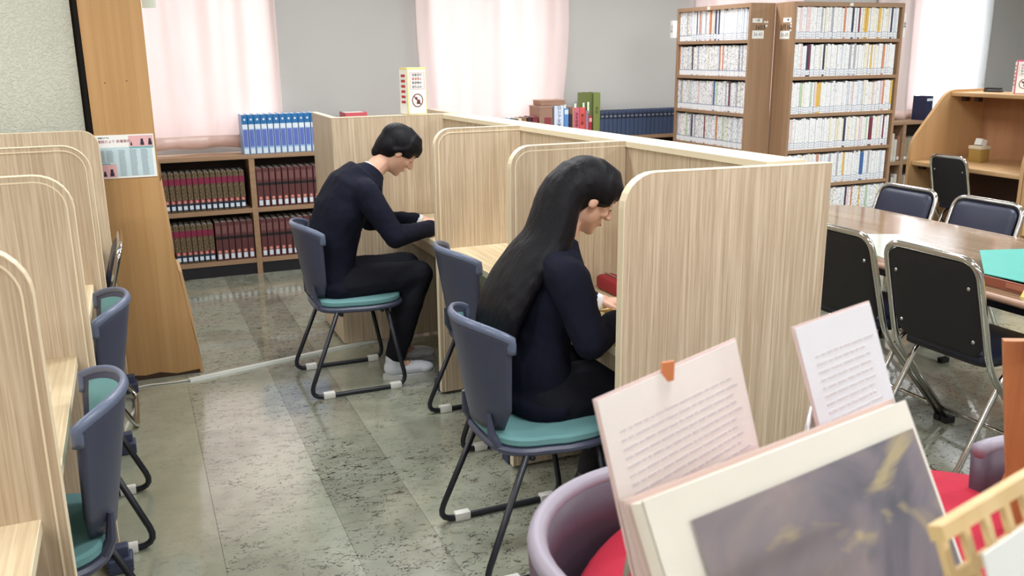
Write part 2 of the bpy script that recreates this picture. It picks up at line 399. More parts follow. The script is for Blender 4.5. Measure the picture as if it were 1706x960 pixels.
# pillar, its foot flaring to the right where the boards have sprung
pl = thing('wooden_pillar', 'square golden plywood-clad pillar with scuffed flared foot, left of the low bookcase', 'pillar', (0, 4.715, 0)); 
bm = bmesh.new(); prof = [(-.145, 0), (.222, 0), (.19, .32), (.162, .52), (.135, .74), (.118, 1.0), (.122, 2.7), (-.155, 2.7), (-.15, 1.2)]
prism(bm, prof, 'y', 0, .3); obj('plywood_cladding', bm, ply, pl)
bm = bmesh.new(); box(bm, (-.185, .06, .001), (-.157, .29, 2.7)); obj('gap_shade_fill', bm, mat('gap_shade_black', (20, 16, 14), .9), pl)  # solid black strip in the open gap, its shade put into the colour
bm = bmesh.new(); prism(bm, [(.118, 1.0), (.135, .74), (.162, .52), (.19, .32), (.222, 0), (.232, 0), (.203, .32), (.176, .54), (.152, .56), (.145, .76), (.127, 1.02)], 'y', .002, .29); obj('sprung_edge_board', bm, mat('raw_board_edge', (196, 156, 112), .6), pl)
bm = bmesh.new(); prism(bm, [(-.14, 0), (.215, 0), (.212, .02), (.1, .012), (.02, .03), (-.05, .022), (-.141, .035)], 'y', -.001, 0); obj('blackened_foot', bm, mat('grime', (66, 48, 36), .9), pl)
bm = bmesh.new()
for x, z in ((-.075, 1.48), (.02, 1.487)): ell(bm, (x, 0, z), (.003, .002, .003), seg=8)
obj('nail_head', bm, mat('nail_dark', (90, 60, 40), .5), pl)
# poster taped on the pillar
po = thing('newspaper_poster', 'colour school newsletter sheet taped on the golden pillar', 'poster', (-.0225, 4.713, 1.135), group=None)
hw, hh = .133, .103
bxo('sheet', (-hw, -.0015, -hh), (hw, 0, hh), paper, po)
pale_b = mat('print_pale_blue', (196, 216, 222), .7); pink_p = mat('print_pink', (226, 178, 180), .7); dk = mat('print_navy', (48, 44, 62), .7); teal_p = mat('print_teal', (120, 178, 184), .7)
def patch(name, x0, x1, z0, z1, m, par, y=-.0022, t=.0007): return bxo(name, (x0, y, z0), (x1, y+t, z1), m, par)
for (a, b, c, d) in ((-.12, .12, -.095, .045),): patch('printed_ground', a, b, c, d, pale_b, po, -.0018, .0003)
for k, (n, x0, x1, z0, z1) in enumerate((('photo', .02, .128, .045, .097), ('photo', -.122, -.045, -.098, -.035))):
    ph = patch(n, x0, x1, z0, z1, pink_p, po, -.0024, .0006)
    bm = bmesh.new(); w_ = (x1-x0)
    for fx, s in ((.1, .5), (.55, 1), (.88, 1)) if k == 0 else ((.3, .8), (.7, 1.1)):
        cx = x0+w_*fx; zz = z0+.006
        prism(bm, [(cx-.009*s, zz), (cx+.009*s, zz), (cx+.007*s, zz+.018*s), (cx-.007*s, zz+.018*s)], 'y', -.003, -.0024)
        prism(bm, [(cx+.0065*s*math.cos(q*PI/4), zz+.024*s+.0075*s*math.sin(q*PI/4)) for q in range(8)], 'y', -.003, -.0024)
    obj('printed_figures', bm, dk, ph)
patch('caption_bar', .02, .128, .037, .045, teal_p, po); patch('caption_bar', -.125, -.07, -.035, -.03, teal_p, po)
text('headline', '図書館だより 新着案内', .0155, mat('print_rose', (176, 96, 110), .7), po, plane_M((-.052, -.002, .072), (1, 0, 0), (0, 0, 1)))
text('small_heading', '読書のすすめ', .008, ink, po, plane_M((-.088, -.002, .09), (1, 0, 0), (0, 0, 1)))
bm = bmesh.new()
for cx, z0, z1 in ((-.105, -.028, .03), (-.068, -.028, .03), (-.015, -.095, .03), (.035, -.095, .03), (.085, -.095, .03)):
    z = z1
    while z > z0:
        box(bm, (cx-.016, -.0023, z), (cx+.016*random.uniform(.6, 1), -.0018, z+.0013)); z -= .0042
tag(obj('text_lines', bm, mat('print_grey_text', (128, 138, 148), .7), po), kind='stuff')
nt = thing('hanging_notice', 'pale green vertical notice strip at the top edge of the golden pillar', 'notice', (.155, 4.78, 1.93))
bxo('strip', (-.03, -.004, -.11), (.032, 0, .22), mat('notice_paper', (224, 232, 220), .6), nt)
text('lettering', '検\n索', .036, ink, nt, plane_M((0, -.0046, .015), (1, 0, 0), (0, 0, 1)))
# curtains
def curtain(x0, x1, zb, label, m, seed, y=YB-.06, hem=True, swing=0, amp=.032, folds=None):
    random.seed(seed); nx = int((x1-x0)*90); z1 = 2.5; zs = [zb+(z1-zb)*(k/26)**1.3 for k in range(27)]
    fk = folds or [(random.uniform(3, 4.5), random.uniform(0, 6), 1), (random.uniform(7, 10), random.uniform(0, 6), .45), (random.uniform(15, 19), random.uniform(0, 6), .14)]
    def Y(u, z):
        s = x0+(x1-x0)*u; v = 0
        for q, ph, a in fk: v += a*math.sin(q*2*PI*(s-x0)/1.2*.55+ph+.35*math.sin(z*2.1+q))
        return y + amp*v*(1-.25*math.cos(z*3+seed)) - .012*math.exp(-((z-zb)/.15)**2)*math.sin(s*23+seed)
    def X(u, z):
        s = x0+(x1-x0)*u; return s + swing*max(0, (1-(z-zb)/.9))**1.6*(-(u-.4))
    def grid(za, dy=0):
        bm = bmesh.new(); rows = []
        for z in za: rows.append([bm.verts.new((X(i/nx, z), Y(i/nx, z)+dy, z+.006*math.sin(i*.21+seed)*(z < zb+.01))) for i in range(nx+1)])
        for A, B in zip(rows, rows[1:]):
            for i in range(nx): bm.faces.new((A[i], A[i+1], B[i+1], B[i]))
        return bm
    t = thing('curtain', label, 'curtain', ((x0+x1)/2, y, zb)); 
    off = Vector(((x0+x1)/2, y, zb))
    def fin(n, bm, mm):
        bmesh.ops.translate(bm, verts=bm.verts, vec=-off); o = obj(n, bm, mm, t, True); md = o.modifiers.new('thickness', 'SOLIDIFY'); md.thickness = .0012; return o
    fin('drape', grid(zs), m)
    if hem: fin('hem', grid([zb-.001, zb+.045, zb+.09], -.003), hem_m)
    return t
curtain(.03, 1.1, .935, 'pale pink satin curtain on the left, beside the golden pillar', curtain_m, 3)
curtain(2.17, 3.52, .95, 'pale pink satin curtain in the middle, behind the sign and small books', curtain_m, 8, swing=.16)
curtain(4.76, 5.95, .95, 'pale curtain mostly hidden behind the tall bookcases', curtain_m, 12)
curtain(6.9, 7.5, .9, 'pale pink curtain panel right of the tall bookcase', curtain_m, 15)
curtain(7.5, 8.45, .9, 'bright white sheer curtain behind the beige study desk', lace_m, 19, hem=False, amp=.012)
# ceiling lights (above the frame)
k = 0
for x in (-1.2, 1.4, 4.0, 6.6):
    for y in (-1.2, 1.4, 3.6, 5.7):
        t = thing('ceiling_light', f'white fluorescent ceiling fitting, {ORD[(y > 0)+(y > 2)+(y > 5)]} from the front in the {ORD[int((x+1.2)/2.6+.5)]} row from the left', 'ceiling light', (x, y, 2.7), group='ceiling lights overhead')
        bxo('housing', (-.62, -.11, -.06), (.62, .11, 0), white_pl, t)
        bm = bmesh.new(); tube(bm, [(-.58, -.05, -.075), (.58, -.05, -.075)], .014, 8); tube(bm, [(-.58, .05, -.075), (.58, .05, -.075)], .014, 8); obj('tubes', bm, lamp_m, t)
        ld = bpy.data.lights.new('ceiling_light_glow', 'AREA'); ld.shape = 'RECTANGLE'; ld.size = 1.2; ld.size_y = .2; ld.energy = LAMP_W; ld.color = (.95, .975, 1)
        lo = bpy.data.objects.new('ceiling_light_glow', ld); C.objects.link(lo); lo.parent = t; lo.location = (0, 0, -.1)

# ------------------------------------------------------------------ ash study carrels
H = 1.27
def arc_panel(x_in, x_out, h, r, n=7):
    """profile in (x,z) of a divider: rounded top corner on the x_out side."""
    s = 1 if x_out > x_in else -1
    pts = [(x_in, .015), (x_out, .015)]
    for k in range(n+1):
        a = PI/2*k/n; pts.append((x_out - s*r + s*r*math.cos(a), h - r + r*math.sin(a)))
    pts.append((x_in, h)); return pts
def divider(par, x_in, x_out, y, th=.03, r=.085, line=True, name='divider', skew=0):
    bm = bmesh.new(); prism(bm, arc_panel(x_in, x_out, H, r), 'y', -th/2, th/2)
    for v in bm.verts: v.co.y += y + skew*(v.co.x-x_out)
    d = obj(name, bm, oak, par)
    s = 1 if x_out > x_in else -1; prof = arc_panel(x_in, x_out, H, r)[1:]
    bm = bmesh.new()
    def band(off, ya, yb, w):
        o = []
        for q in prof[:-1]:
            o.append(q)
        o.append(prof[-1])
        rr = r
        def inner(d_):
            pts = [(x_out-s*d_, .015)]
            for k in range(8):
                a = PI/2*k/7; pts.append((x_out-s*rr+s*(rr-d_)*math.cos(a), H-rr+(rr-d_)*math.sin(a)))
            pts.append((x_in, H-d_)); return pts
        A, B = inner(off), inner(off+w)
        for i in range(len(A)-1):
            qs = [A[i], A[i+1], B[i+1], B[i]]
            va = [bm.verts.new((q[0], y+ya+skew*(q[0]-x_out), q[1])) for q in qs]; vb = [bm.verts.new((q[0], y+yb+skew*(q[0]-x_out), q[1])) for q in qs]
            bm.faces.new(va); bm.faces.new(vb[::-1])
            for j in range(4): bm.faces.new((va[j], va[(j+1) % 4], vb[(j+1) % 4], vb[j]))
    band(-.0012, -th/2-.0006, th/2+.0006, .0022)
    if line: band(.016, -th/2-.0012, -th/2+.001, .004)
    obj('edge_band', bm, edge_m, d)
    return d
def foot(par, x, y):
    bm = bmesh.new(); box(bm, (x-.045, y-.035, 0), (x+.03, y+.035, .05), .006); box(bm, (x-.03, y-.018, .045), (x+.02, y+.022, .085), .004)
    for k in range(3): box(bm, (x-.046, y-.0355, .01+.012*k), (x+.031, y-.0345, .015+.012*k))
    obj('foot_bracket', bm, mat('slate_foot', (58, 66, 92), .5), par)
LX = -.165
LY = [.9, 1.85, 2.92, 3.87, 4.62]
def lx(y): return -.197+.0236*(y-1.78)
for i in range(4):
    lab = ['ash study carrel nearest the camera on the left', 'second ash study carrel from the camera in the left row, with teal chair', 'third ash study carrel in the left row, with the farther teal chair', 'farthest ash study carrel in the left row, against the golden pillar'][i]
    y0, y1 = LY[i], LY[i+1]; t = thing('study_carrel', lab, 'study desk', (0, (y0+y1)/2, 0), group='left row of ash carrels'); m_ = (y0+y1)/2
    last = i == 3
    divider(t, -.86, lx(y1), y1-m_, line=not last, r=.1 if not last else .075)
    if i == 0: divider(t, -.86, lx(y0), y0-m_)
    a, b = y0-m_+.0155, y1-m_-.0155
    bxo('back_panel', (-.86, a, .015), (-.83, b, H), oak, t)
    LX = lx(m_)
    d = bxo('desk_top', (-.83, a, .69), (LX-.035, b, .72), oak_y, t, .002)
    bxo('edge_band', (LX-.036, a, .691), (LX-.034, b, .719), oak_plain, d)
    bxo('modesty_panel', (-.5, a, .2), (-.48, b, .69), oak, t)
    bxo('apron_rail', (LX-.075, a, .63), (LX-.06, b, .69), oak, t)
    foot(t, LX+.02, y1-m_-.055)
# middle block
MY = [2.2, 3.02, 3.9, 4.83]
def sx(y): return 1.86 - .062*(y-2.2)   # middle line of the spine, which runs slightly askew
for i in range(3):
    lab = ['ash study carrel in the middle block where the long-haired girl sits', 'empty ash study carrel between the two students', 'ash study carrel where the boy in the blazer sits'][i]
    y0, y1 = MY[i], MY[i+1]; m_ = (y0+y1)/2; t = thing('study_carrel', lab, 'study desk', (1.265, m_, 0), group='middle block of ash carrels')
    X = lambda v: v-1.265
    if i == 0: divider(t, X(1.935), X(1.258), y0-m_-.01, r=.1, line=False, name='end_panel', skew=-.09)
    else: divider(t, X(sx(y0)-.07), X(1.262), y0-m_, r=.08)
    a, b = y0-m_+.016, y1-m_-.016
    # spine box: a top rail and two skins
    def quad(bm, dxa, dxb, z0, z1, a_=a-.03, b_=b+.016):
        P = [(X(sx(m_+a_))+dxa, a_), (X(sx(m_+a_))+dxb, a_), (X(sx(m_+b_))+dxb, b_), (X(sx(m_+b_))+dxa, b_)]
        prism(bm, P, 'z', z0, z1)
    aa = a + (.012 if i == 0 else -.016)
    bm = bmesh.new(); quad(bm, -.075, .075, H-.022, H-.001, aa, b+.015); obj('spine_top', bm, oak_plain, t)
    bm = bmesh.new(); quad(bm, -.068, -.045, .015, H-.022, a, b+.014); quad(bm, .045, .068, .015, H-.022, aa, b+.014); obj('back_panel', bm, oak, t)
    bm = bmesh.new(); P = [(.045, a), (X(sx(m_+a))-.069, a), (X(sx(m_+b))-.069, b), (.045, b)]; prism(bm, P, 'z', .69, .72); d = obj('desk_top', bm, oak_y, t)
    bxo('edge_band', (.043, a, .691), (.0452, b, .719), oak_plain, d)
    bxo('apron_rail', (.07, a, .62), (.085, b, .69), oak, t)
    bxo('modesty_panel', (.36, a, .12), (.38, b, .69), dark_gap, t)  # coloured dark to paint in the shade of the kneehole
    foot(t, .04, y0-m_+.07)
# end carrel of the block, turned to face away
t = thing('study_carrel', 'square-cornered ash carrel closing the far end of the middle block', 'study desk', (1.3, 5.1, 0), group='middle block of ash carrels')
bxo('front_panel', (-.27, -.27, .015), (.40, -.24, H), oak, t); bxo('side_panel', (-.30, -.27, .015), (-.27, .27, H), oak, t); bxo('side_panel', (.40, -.27, .015), (.43, .27, H), oak, t)
bxo('top_edge', (-.302, -.272, H), (.43, -.236, H+.004), edge_m, t); bxo('top_edge', (-.302, -.236, H), (-.268, .272, H+.004), edge_m, t)
bxo('desk_top', (-.27, -.24, .69), (.4, .24, .72), oak_y, t)

# ------------------------------------------------------------------ teal shell chairs
def shell_point(u, v, off=0):
    """u -1..1 round the back, v 0..1 up; the chair looks along +y."""
    a = u*math.radians(62); w = .198*(.80+.20*v)
    dep = .105*(.55+.45*v)
    x = (w-off)*math.sin(a)/math.sin(math.radians(62)); y = -.215 -.06*v + dep*(1-math.cos(a))/(1-math.cos(math.radians(62))) + off
    z = .47 + .35*v - .035*abs(u)**3*v
    if v < .25: x *= 1-.35*(1-v/.25)*abs(u)
    return Vector((x, y, z))
def make_shell_chair(name, label, loc, rotz, group):
    t = thing(name, label, 'chair', loc, rotz, group)
    bm = bmesh.new(); nu, nv = 22, 12
    G = [[bm.verts.new(shell_point(-1+2*i/nu, j/nv)) for i in range(nu+1)] for j in range(nv+1)]
    for j in range(nv):
        for i in range(nu): bm.faces.new((G[j][i], G[j][i+1], G[j+1][i+1], G[j+1][i]))
    o = obj('back_shell', bm, shell_m, t, True); md = o.modifiers.new('t', 'SOLIDIFY'); md.thickness = .012; md.offset = 0
    bm = bmesh.new(); pts = [shell_point(-1, .86+.14*j/3) for j in range(3)]+[shell_point(-1+2*i/nu, 1) for i in range(nu+1)]+[shell_point(1, .86+.14*j/3) for j in range(2, -1, -1)]
    tube(bm, pts, .0085, 8, rx=1.7); obj('shell_rim', bm, rim_m, o, True)
    bm = bmesh.new(); G = []
    for j in range(11):
        row = []
        for i in range(21):
            u = (-1+2*i/20); v = j/10; e = min(1-abs(u), min(v, 1-v)*1.2); th = .006+.018*min(1, e*6)**.5
            row.append(bm.verts.new(shell_point(u*.88, .16+.78*v, th)))
        G.append(row)
    for j in range(10):
        for i in range(20): bm.faces.new((G[j][i], G[j][i+1], G[j+1][i+1], G[j+1][i]))
    obj('back_pad', bm, teal_m, t, True)
    def seat(z0, z1, k):
        bm = bmesh.new(); out = []
        for q in range(40):
            a = 2*PI*q/40; c, s = math.cos(a), math.sin(a); e = .62
            out.append((k*.225*math.copysign(abs(c)**e, c)*(1-.06*(s < 0)), k*.22*math.copysign(abs(s)**e, s)+.01))
        prism(bm, out, 'z', z0, z1, .008); return bm
    smooth_angle(obj('seat_shell', seat(.405, .43, 1), shell_m, t)); smooth_angle(obj('seat_pad', seat(.43, .462, .95), teal_m, t))
    for s in (-1, 1):
        bm = bmesh.new(); tube(bm, [(s*.12, -.13, .41), (s*.12, -.185, .425), (s*.115, -.205, .46), (s*.11, -.212, .53)], [.014, .016, .014, .008], 8); obj('back_bracket', bm, shell_m, t)
        bm = bmesh.new(); tube(bm, fillet([(s*.19, -.12, .41), (s*.225, -.285, .011), (s*.225, .2, .011), (s*.19, .12, .41)], .07), .011, 8); lg = obj('sled_leg', bm, black_paint, t, True)
        for yy in (-.19, .14): bxo('glide', (s*.225-.016, yy-.028, 0), (s*.225+.016, yy+.028, .03), white_pl, lg, .004)
    bm = bmesh.new(); tube(bm, [(-.19, -.1, .395), (.19, -.1, .395)], .01, 8); tube(bm, [(-.19, .1, .395), (.19, .1, .395)], .01, 8); obj('cross_bar', bm, black_paint, t, True)
    return t
GC = 'teal shell chairs'
sc = make_shell_chair('shell_chair', 'teal padded chair with slate plastic shell in the left row, nearest the camera', (-.35, 2.31, 0), PI/2, GC)
dup(sc, (-.335, 3.19, 0), PI/2, 'teal padded slate shell chair in the left row, farther from the camera')
dup(sc, (.945, 4.30, 0), -PI/2, 'teal shell chair the boy in the blazer sits on')
dup(sc, (1.40, 3.46, 0), -PI/2, 'empty teal shell chair pushed into the carrel between the two students')
dup(sc, (1.135, 2.50, 0), -PI/2, 'shell chair under the long-haired girl')

# ------------------------------------------------------------------ chrome folding chairs
def make_fold_chair(label, loc, rotz, group):
    """looks along +y; back stands at y=-.2."""
    t = thing('folding_chair', label, 'chair', loc, rotz, group)
    lean = .10
    def B(x, z): return (x, -.17-lean*(z-.45)/.35, z)
    bm = bmesh.new(); tube(bm, fillet([(-.235, .21, .012), B(-.225, .42), B(-.215, .825), B(.215, .825), B(.225, .42), (.235, .21, .012)], .075, 7), .0125, 10, rx=1.1); obj('back_frame', bm, chrome, t, True)
    bm = bmesh.new(); tube(bm, fillet([(-.205, .20, .425), (-.205, -.05, .40), (-.205, -.26, .012), (.205, -.26, .012), (.205, -.05, .40), (.205, .20, .425)], .05, 6), .0115, 10); obj('rear_leg_frame', bm, chrome, t, True)
    bm = bmesh.new(); tube(bm, [(-.23, .16, .075), (.23, .16, .075)], .009, 8); obj('stretcher', bm, chrome, t, True)
    for s in (-1, 1):
        bm = bmesh.new(); box(bm, (s*.235-.016, .18, 0), (s*.235+.016, .235, .028), .004); obj('rubber_foot', bm, mat('black_rubber', (24, 24, 26), .8), t)
    def pad(name, m, ya, yb, w, z0, z1, r, puff):
        bm = bmesh.new(); n = 8; out = fillet([(-w, 0, z0), (w, 0, z0), (w, 0, z1), (-w, 0, z1)], r, 6, True)
        c = Vector((0, 0, (z0+z1)/2)); rings = []
        for k_, (sc_, d) in enumerate(((1, 0), (.985, .5), (.94, .85), (.8, 1), (.4, 1.08))):
            rings.append([bm.verts.new((c+(p-c)*sc_)+Vector((0, ya+(yb-ya)*d - lean*((c+(p-c)*sc_).z-.45)/.35, 0))) for p in out])
        for A, Bq in zip(rings, rings[1:]):
            for j in range(len(A)): bm.faces.new((A[j], A[(j+1) % len(A)], Bq[(j+1) % len(A)], Bq[j]))
        bm.faces.new(rings[-1]); bm.faces.new(rings[0][::-1]); return obj(name, bm, m, t, True)
    bb = pad('back_board', black_board, -.172, -.178, .204, .46, .812, .065, 0); smooth_angle(bb, 50)
    pad('back_pad', navy_vinyl, -.172, -.145, .200, .47, .806, .062, 1)
    for x in (-.17, .17):
        for z in (.72, .52):
            bm = bmesh.new(); ell(bm, (x, -.179-lean*(z-.45)/.35, z), (.007, .004, .007), seg=8); obj('rivet', bm, rivet_m, bb)
    bm = bmesh.new(); out = fillet([(-.2, -.16, 0), (.2, -.16, 0), (.2, .23, 0), (-.2, .23, 0)], .06, 6, True)
    for z0, z1, mi in ((.425, .437, 0),): prism(bm, [(p.x, p.y) for p in out], 'z', z0, z1)
    obj('seat_board', bm, black_board, t)
    bm = bmesh.new(); rings = []
    for sc_, z in ((1, .437), (1, .455), (.96, .468), (.8, .474), (.4, .475)): rings.append([bm.verts.new((p.x*sc_, .035+(p.y-.035)*sc_, z)) for p in out])
    for A, Bq in zip(rings, rings[1:]):
        for j in range(len(A)): bm.faces.new((A[j], A[(j+1) % len(A)], Bq[(j+1) % len(A)], Bq[j]))
    bm.faces.new(rings[-1]); bm.faces.new(rings[0][::-1]); obj('seat_pad', bm, navy_vinyl, t, True)
    return t
GF = 'chrome folding chairs'
fc0 = make_fold_chair('left riveted black chrome folding chair on the near side of the glossy table', (2.99, 2.93, 0), -PI/2, GF); fc0.scale.z = 1.05
dup(fc0, (2.99, 2.42, 0), -PI/2, 'right riveted black chrome folding chair on the near side of the glossy table')
o = dup(fc0, (4.03, 4.04, 0), PI/2, 'navy vinyl folding chair facing us across the glossy table, beside the tall bookcase'); o.scale.z = .955
o = dup(fc0, (4.03, 3.48, 0), PI/2, 'navy vinyl folding chair facing us across the glossy table, in front of the beige desk'); o.scale.z = .955
o = dup(fc0, (5.80, 4.88, 0), -PI/2, 'black folding chair drawn up to the beige study desk'); o.scale = (.74, .9, 1.0)
o = dup(fc0, (-.36, 4.25, 0), PI/2, 'chrome folding chair in the far carrel of the left row, by the pillar'); o.scale.z = 1

# ------------------------------------------------------------------ glossy table
t = thing('reading_table', 'large glossy brown reading table with rounded corners', 'table', (3.45, 2.4, 0))
out = fillet([(-.5, -1.8, 0), (.5, -1.8, 0), (.5, 1.76, 0), (-.5, 1.76, 0)], .22, 8, True)
bm = bmesh.new(); prism(bm, [(p.x, p.y) for p in out], 'z', .672, .70); obj('table_top', bm, table_m, t)
bm = bmesh.new(); tube(bm, [(p.x, p.y, .686) for p in out], .0145, 8, True); obj('edge_trim', bm, mat('table_edge_pvc', (168, 132, 108), .35), t, True)
bm = bmesh.new()
for y in (-1.6, 1.35): box(bm, (-.42, y, .62), (.42, y+.03, .672))
for x in (-.42, .39): box(bm, (x, -1.57, .62), (x+.03, 1.35, .672))
obj('under_frame', bm, black_paint, t)
for x in (-.4, .4):
    for y in (-1.55, 1.3):
        bm = bmesh.new(); tube(bm, [(x, y, .0), (x, y, .62)], .022, 12); obj('leg', bm, chrome, t, True)
# items on the table
bm = bmesh.new(); prism(bm, [(2.99, 2.79), (3.28, 2.66), (3.52, 3.30), (3.16, 3.50)], 'z', .7005, .7015); o = obj('white_sheet', bm, mat('glossy_clear_mat', (214, 222, 216), .12, coat=.5))
tag(o, 'large pale sheet lying on the glossy table behind the near chairs', 'sheet')
t = thing('wooden_tray', 'shallow reddish brown wooden tray under the teal mat', 'tray', (3.1, 2.33, .701))
tm = mat('reddish_tray', (150, 84, 62), .45)
bxo('tray_base', (-.07, -.18, 0), (.16, .12, .005), tm, t)
for lo, hi in (((-.07, -.18, .005), (-.06, .12, .035)), ((.15, -.18, .005), (.16, .12, .035)), ((-.06, -.18, .005), (.15, -.17, .035)), ((-.06, .11, .005), (.15, .12, .035))): bxo('tray_side', lo, hi, tm, t)
bxo('label_tab', (-.073, -.09, .01), (-.07, .0, .03), mat('tray_tab', (176, 110, 86), .5), t)
bm = bmesh.new(); prism(bm, [(3.04, 2.44), (3.07, 2.16), (3.42, 2.16), (3.60, 2.68), (3.38, 2.75)], 'z', .738, .742, .0008); o = obj('cutting_mat', bm, mat('teal_mat', (66, 164, 152), .55))
tag(o, 'teal green mat sheet resting on the brown tray on the glossy table', 'mat')
bm = bmesh.new(); prism(bm, [(2.995, .7005), (3.055, .7005), (3.05, .78), (3.045, .78)], 'y', 2.08, 2.24); o = obj('yellow_card', bm, mat('yellow_card', (238, 220, 110), .6)); tag(o, 'folded yellow card standing on the glossy table at the right edge', 'card')

# ------------------------------------------------------------------ tall bookcases with comics
def bookcase(label, loc, rotz, W, shelves, depth=.2, top=1.92):
    """front at y=0 looking along -y, x from 0 to W."""
    t = thing('tall_bookcase', label, 'bookcase', loc, rotz, 'tall comic bookcases')
    bxo('side_panel', (0, 0, 0), (.022, depth, top), shelf_m, t); bxo('side_panel', (W-.022, 0, 0), (W, depth, top), shelf_m, t)
    bxo('top_board', (.022, 0, top-.03), (W-.022, depth, top), shelf_low, t)
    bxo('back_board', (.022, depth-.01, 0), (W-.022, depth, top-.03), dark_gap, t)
    for z in shelves: bxo('shelf_board', (.022, .002, z-.012), (W-.022, depth-.01, z+.012), shelf_low, t)
    bxo('plinth', (.022, .01, 0), (W-.022, .03, .06), shelf_low, t)
    return t
SH = [1.659, 1.402, 1.142, .886, .63, .37, .11]
bcR = bookcase('tall brown bookcase of white comics facing the camera', (4.32, 5.2, 0), 0, 1.0, SH)
bcL = bookcase('tall brown bookcase of white comics seen from its end, left of the other', (4.105, 6.33, 0), -PI/2, .93, SH, depth=.212)
# end papers
for par, M0 in ((bcL, None), (bcR, None)): pass
def card(par, name, c, n, w_, h_, m=paper, txt=None, tm=ink, ts=.03):
    """small card at c facing n (horizontal)."""
    n = Vector(n).normalized(); r = Vector((-n.y, n.x, 0)); M = plane_M(Vector(c), r, (0, 0, 1))
    bm = bmesh.new(); box(bm, (-w_/2, -h_/2, 0), (w_/2, h_/2, .001), M=M); o = obj(name, bm, m, par)
    if txt: text('lettering', txt, ts, tm, o, plane_M(Vector(c)+n*.0012, r, (0, 0, 1)))
    return o
# bcL local: its end (x = W) faces the camera; local +x = world -y
card(bcL, 'label_card', (.93, .06, 1.80), (1, 0, 0), .085, .03, paper, '一般', ink, .02)
card(bcL, 'label_card', (.93, .07, 1.705), (1, 0, 0), .10, .055, paper, '36-43', grey_ink, .034)
for dy, dz in ((.125, 1.79), (.145, 1.79), (.14, 1.765)): card(bcL, 'sticker', (.93, dy, dz), (1, 0, 0), .014, .014)
text('handwriting', '3603', .045, ink, bcL, plane_M((.9312, .085, 1.752), (0, 1, 0), (0, 0, 1)))
card(bcR, 'label_card', (0, .07, 1.80), (-1, 0, 0), .085, .03, paper, '一般', ink, .02)
card(bcR, 'label_card', (0, .09, 1.70), (-1, 0, 0), .10, .055, paper, '31-35', ink, .034)
for dy, dz in ((.03, 1.775), (.03, 1.755), (.03, 1.73)): card(bcR, 'sticker', (0, dy, dz), (-1, 0, 0), .014, .014)
text('handwriting', '3月16', .045, ink, bcR, plane_M((-.0012, .085, 1.75), (0, -1, 0), (0, 0, 1)))
card(bcR, 'top_sticker', (.5, 0, 1.905), (0, -1, 0), .03, .02)
card(bcL, 'top_sticker', (.42, 0, 1.905), (0, -1, 0), .03, .02)
o = bxo('side_sign', (-.004, -.035, 1.70), (0, .0, 1.83), paper, bcL); text('lettering', '日\n本', .03, ink, o, plane_M((-.018, -.0362, 1.765), (1, 0, 0), (0, 0, 1)))
o = bxo('side_sign', (-.036, -.036, 1.70), (0, -.035, 1.83), paper, bcL)
o = bxo('side_sign', (1.0, -.001, 1.68), (1.02, 0, 1.85), paper, bcR); text('lettering', '漫\n画', .02, ink, o, plane_M((1.011, -.0016, 1.765), (1, 0, 0), (0, 0, 1)))
# comics
PAL = {'white': (250, 251, 253), 'cream': (248, 242, 222), 'pale blue': (220, 230, 244), 'pale pink': (244, 220, 222), 'orange': (226, 150, 108), 'yellow': (238, 196, 92), 'navy': (52, 60, 92), 'maroon': (128, 50, 70), 'pale green': (196, 222, 190), 'blue': (70, 116, 180), 'grey': (188, 190, 198)}
special = {(0, 27): 'navy', (0, 30): 'maroon', (0, 33): 'yellow', (0, 34): 'yellow', (0, 40): 'yellow', (0, 23): 'orange', (0, 46): 'navy', (1, 6): 'navy', (1, 7): 'maroon', (1, 14): 'navy', (1, 37): 'yellow', (1, 43): 'orange', (1, 49): 'maroon',
           (2, 12): 'yellow', (2, 13): 'yellow', (2, 35): 'cream', (2, 45): 'orange', (2, 49): 'yellow', (3, 27): 'navy', (3, 40): 'maroon', (3, 41): 'maroon', (3, 47): 'maroon', (4, 14): 'orange', (4, 37): 'blue', (4, 36): 'blue', (4, 27): 'yellow'}
specL = {(0, 12): 'navy', (0, 14): 'orange', (0, 22): 'orange', (0, 25): 'navy', (0, 27): 'navy', (0, 21): 'orange', (1, 0): 'orange', (1, 9): 'navy', (1, 28): 'orange', (1, 30): 'orange', (1, 25): 'cream', (2, 27): 'pale green', (2, 35): 'maroon', (2, 25): 'blue', (3, 11): 'navy', (3, 20): 'maroon', (3, 28): 'orange', (3, 13): 'grey'}
protos = []
for k, (w_, h_) in enumerate(((.0186, .218), (.0176, .214), (.0196, .221), (.0182, .216))):
    bm = bmesh.new(); box(bm, (-w_/2, 0, 0), (w_/2, .15, h_)); 
    me = bpy.data.meshes.new('comic'); bm.normal_update()
    for f in bm.faces:
        if f.normal.z > .5 or f.normal.y > .5: f.material_index = 1
    bm.to_mesh(me); bm.free(); me.materials.append(comic_m); me.materials.append(paper); protos.append((me, w_, h_))
SHN = ['top', 'second', 'third', 'fourth', 'fifth', 'sixth']
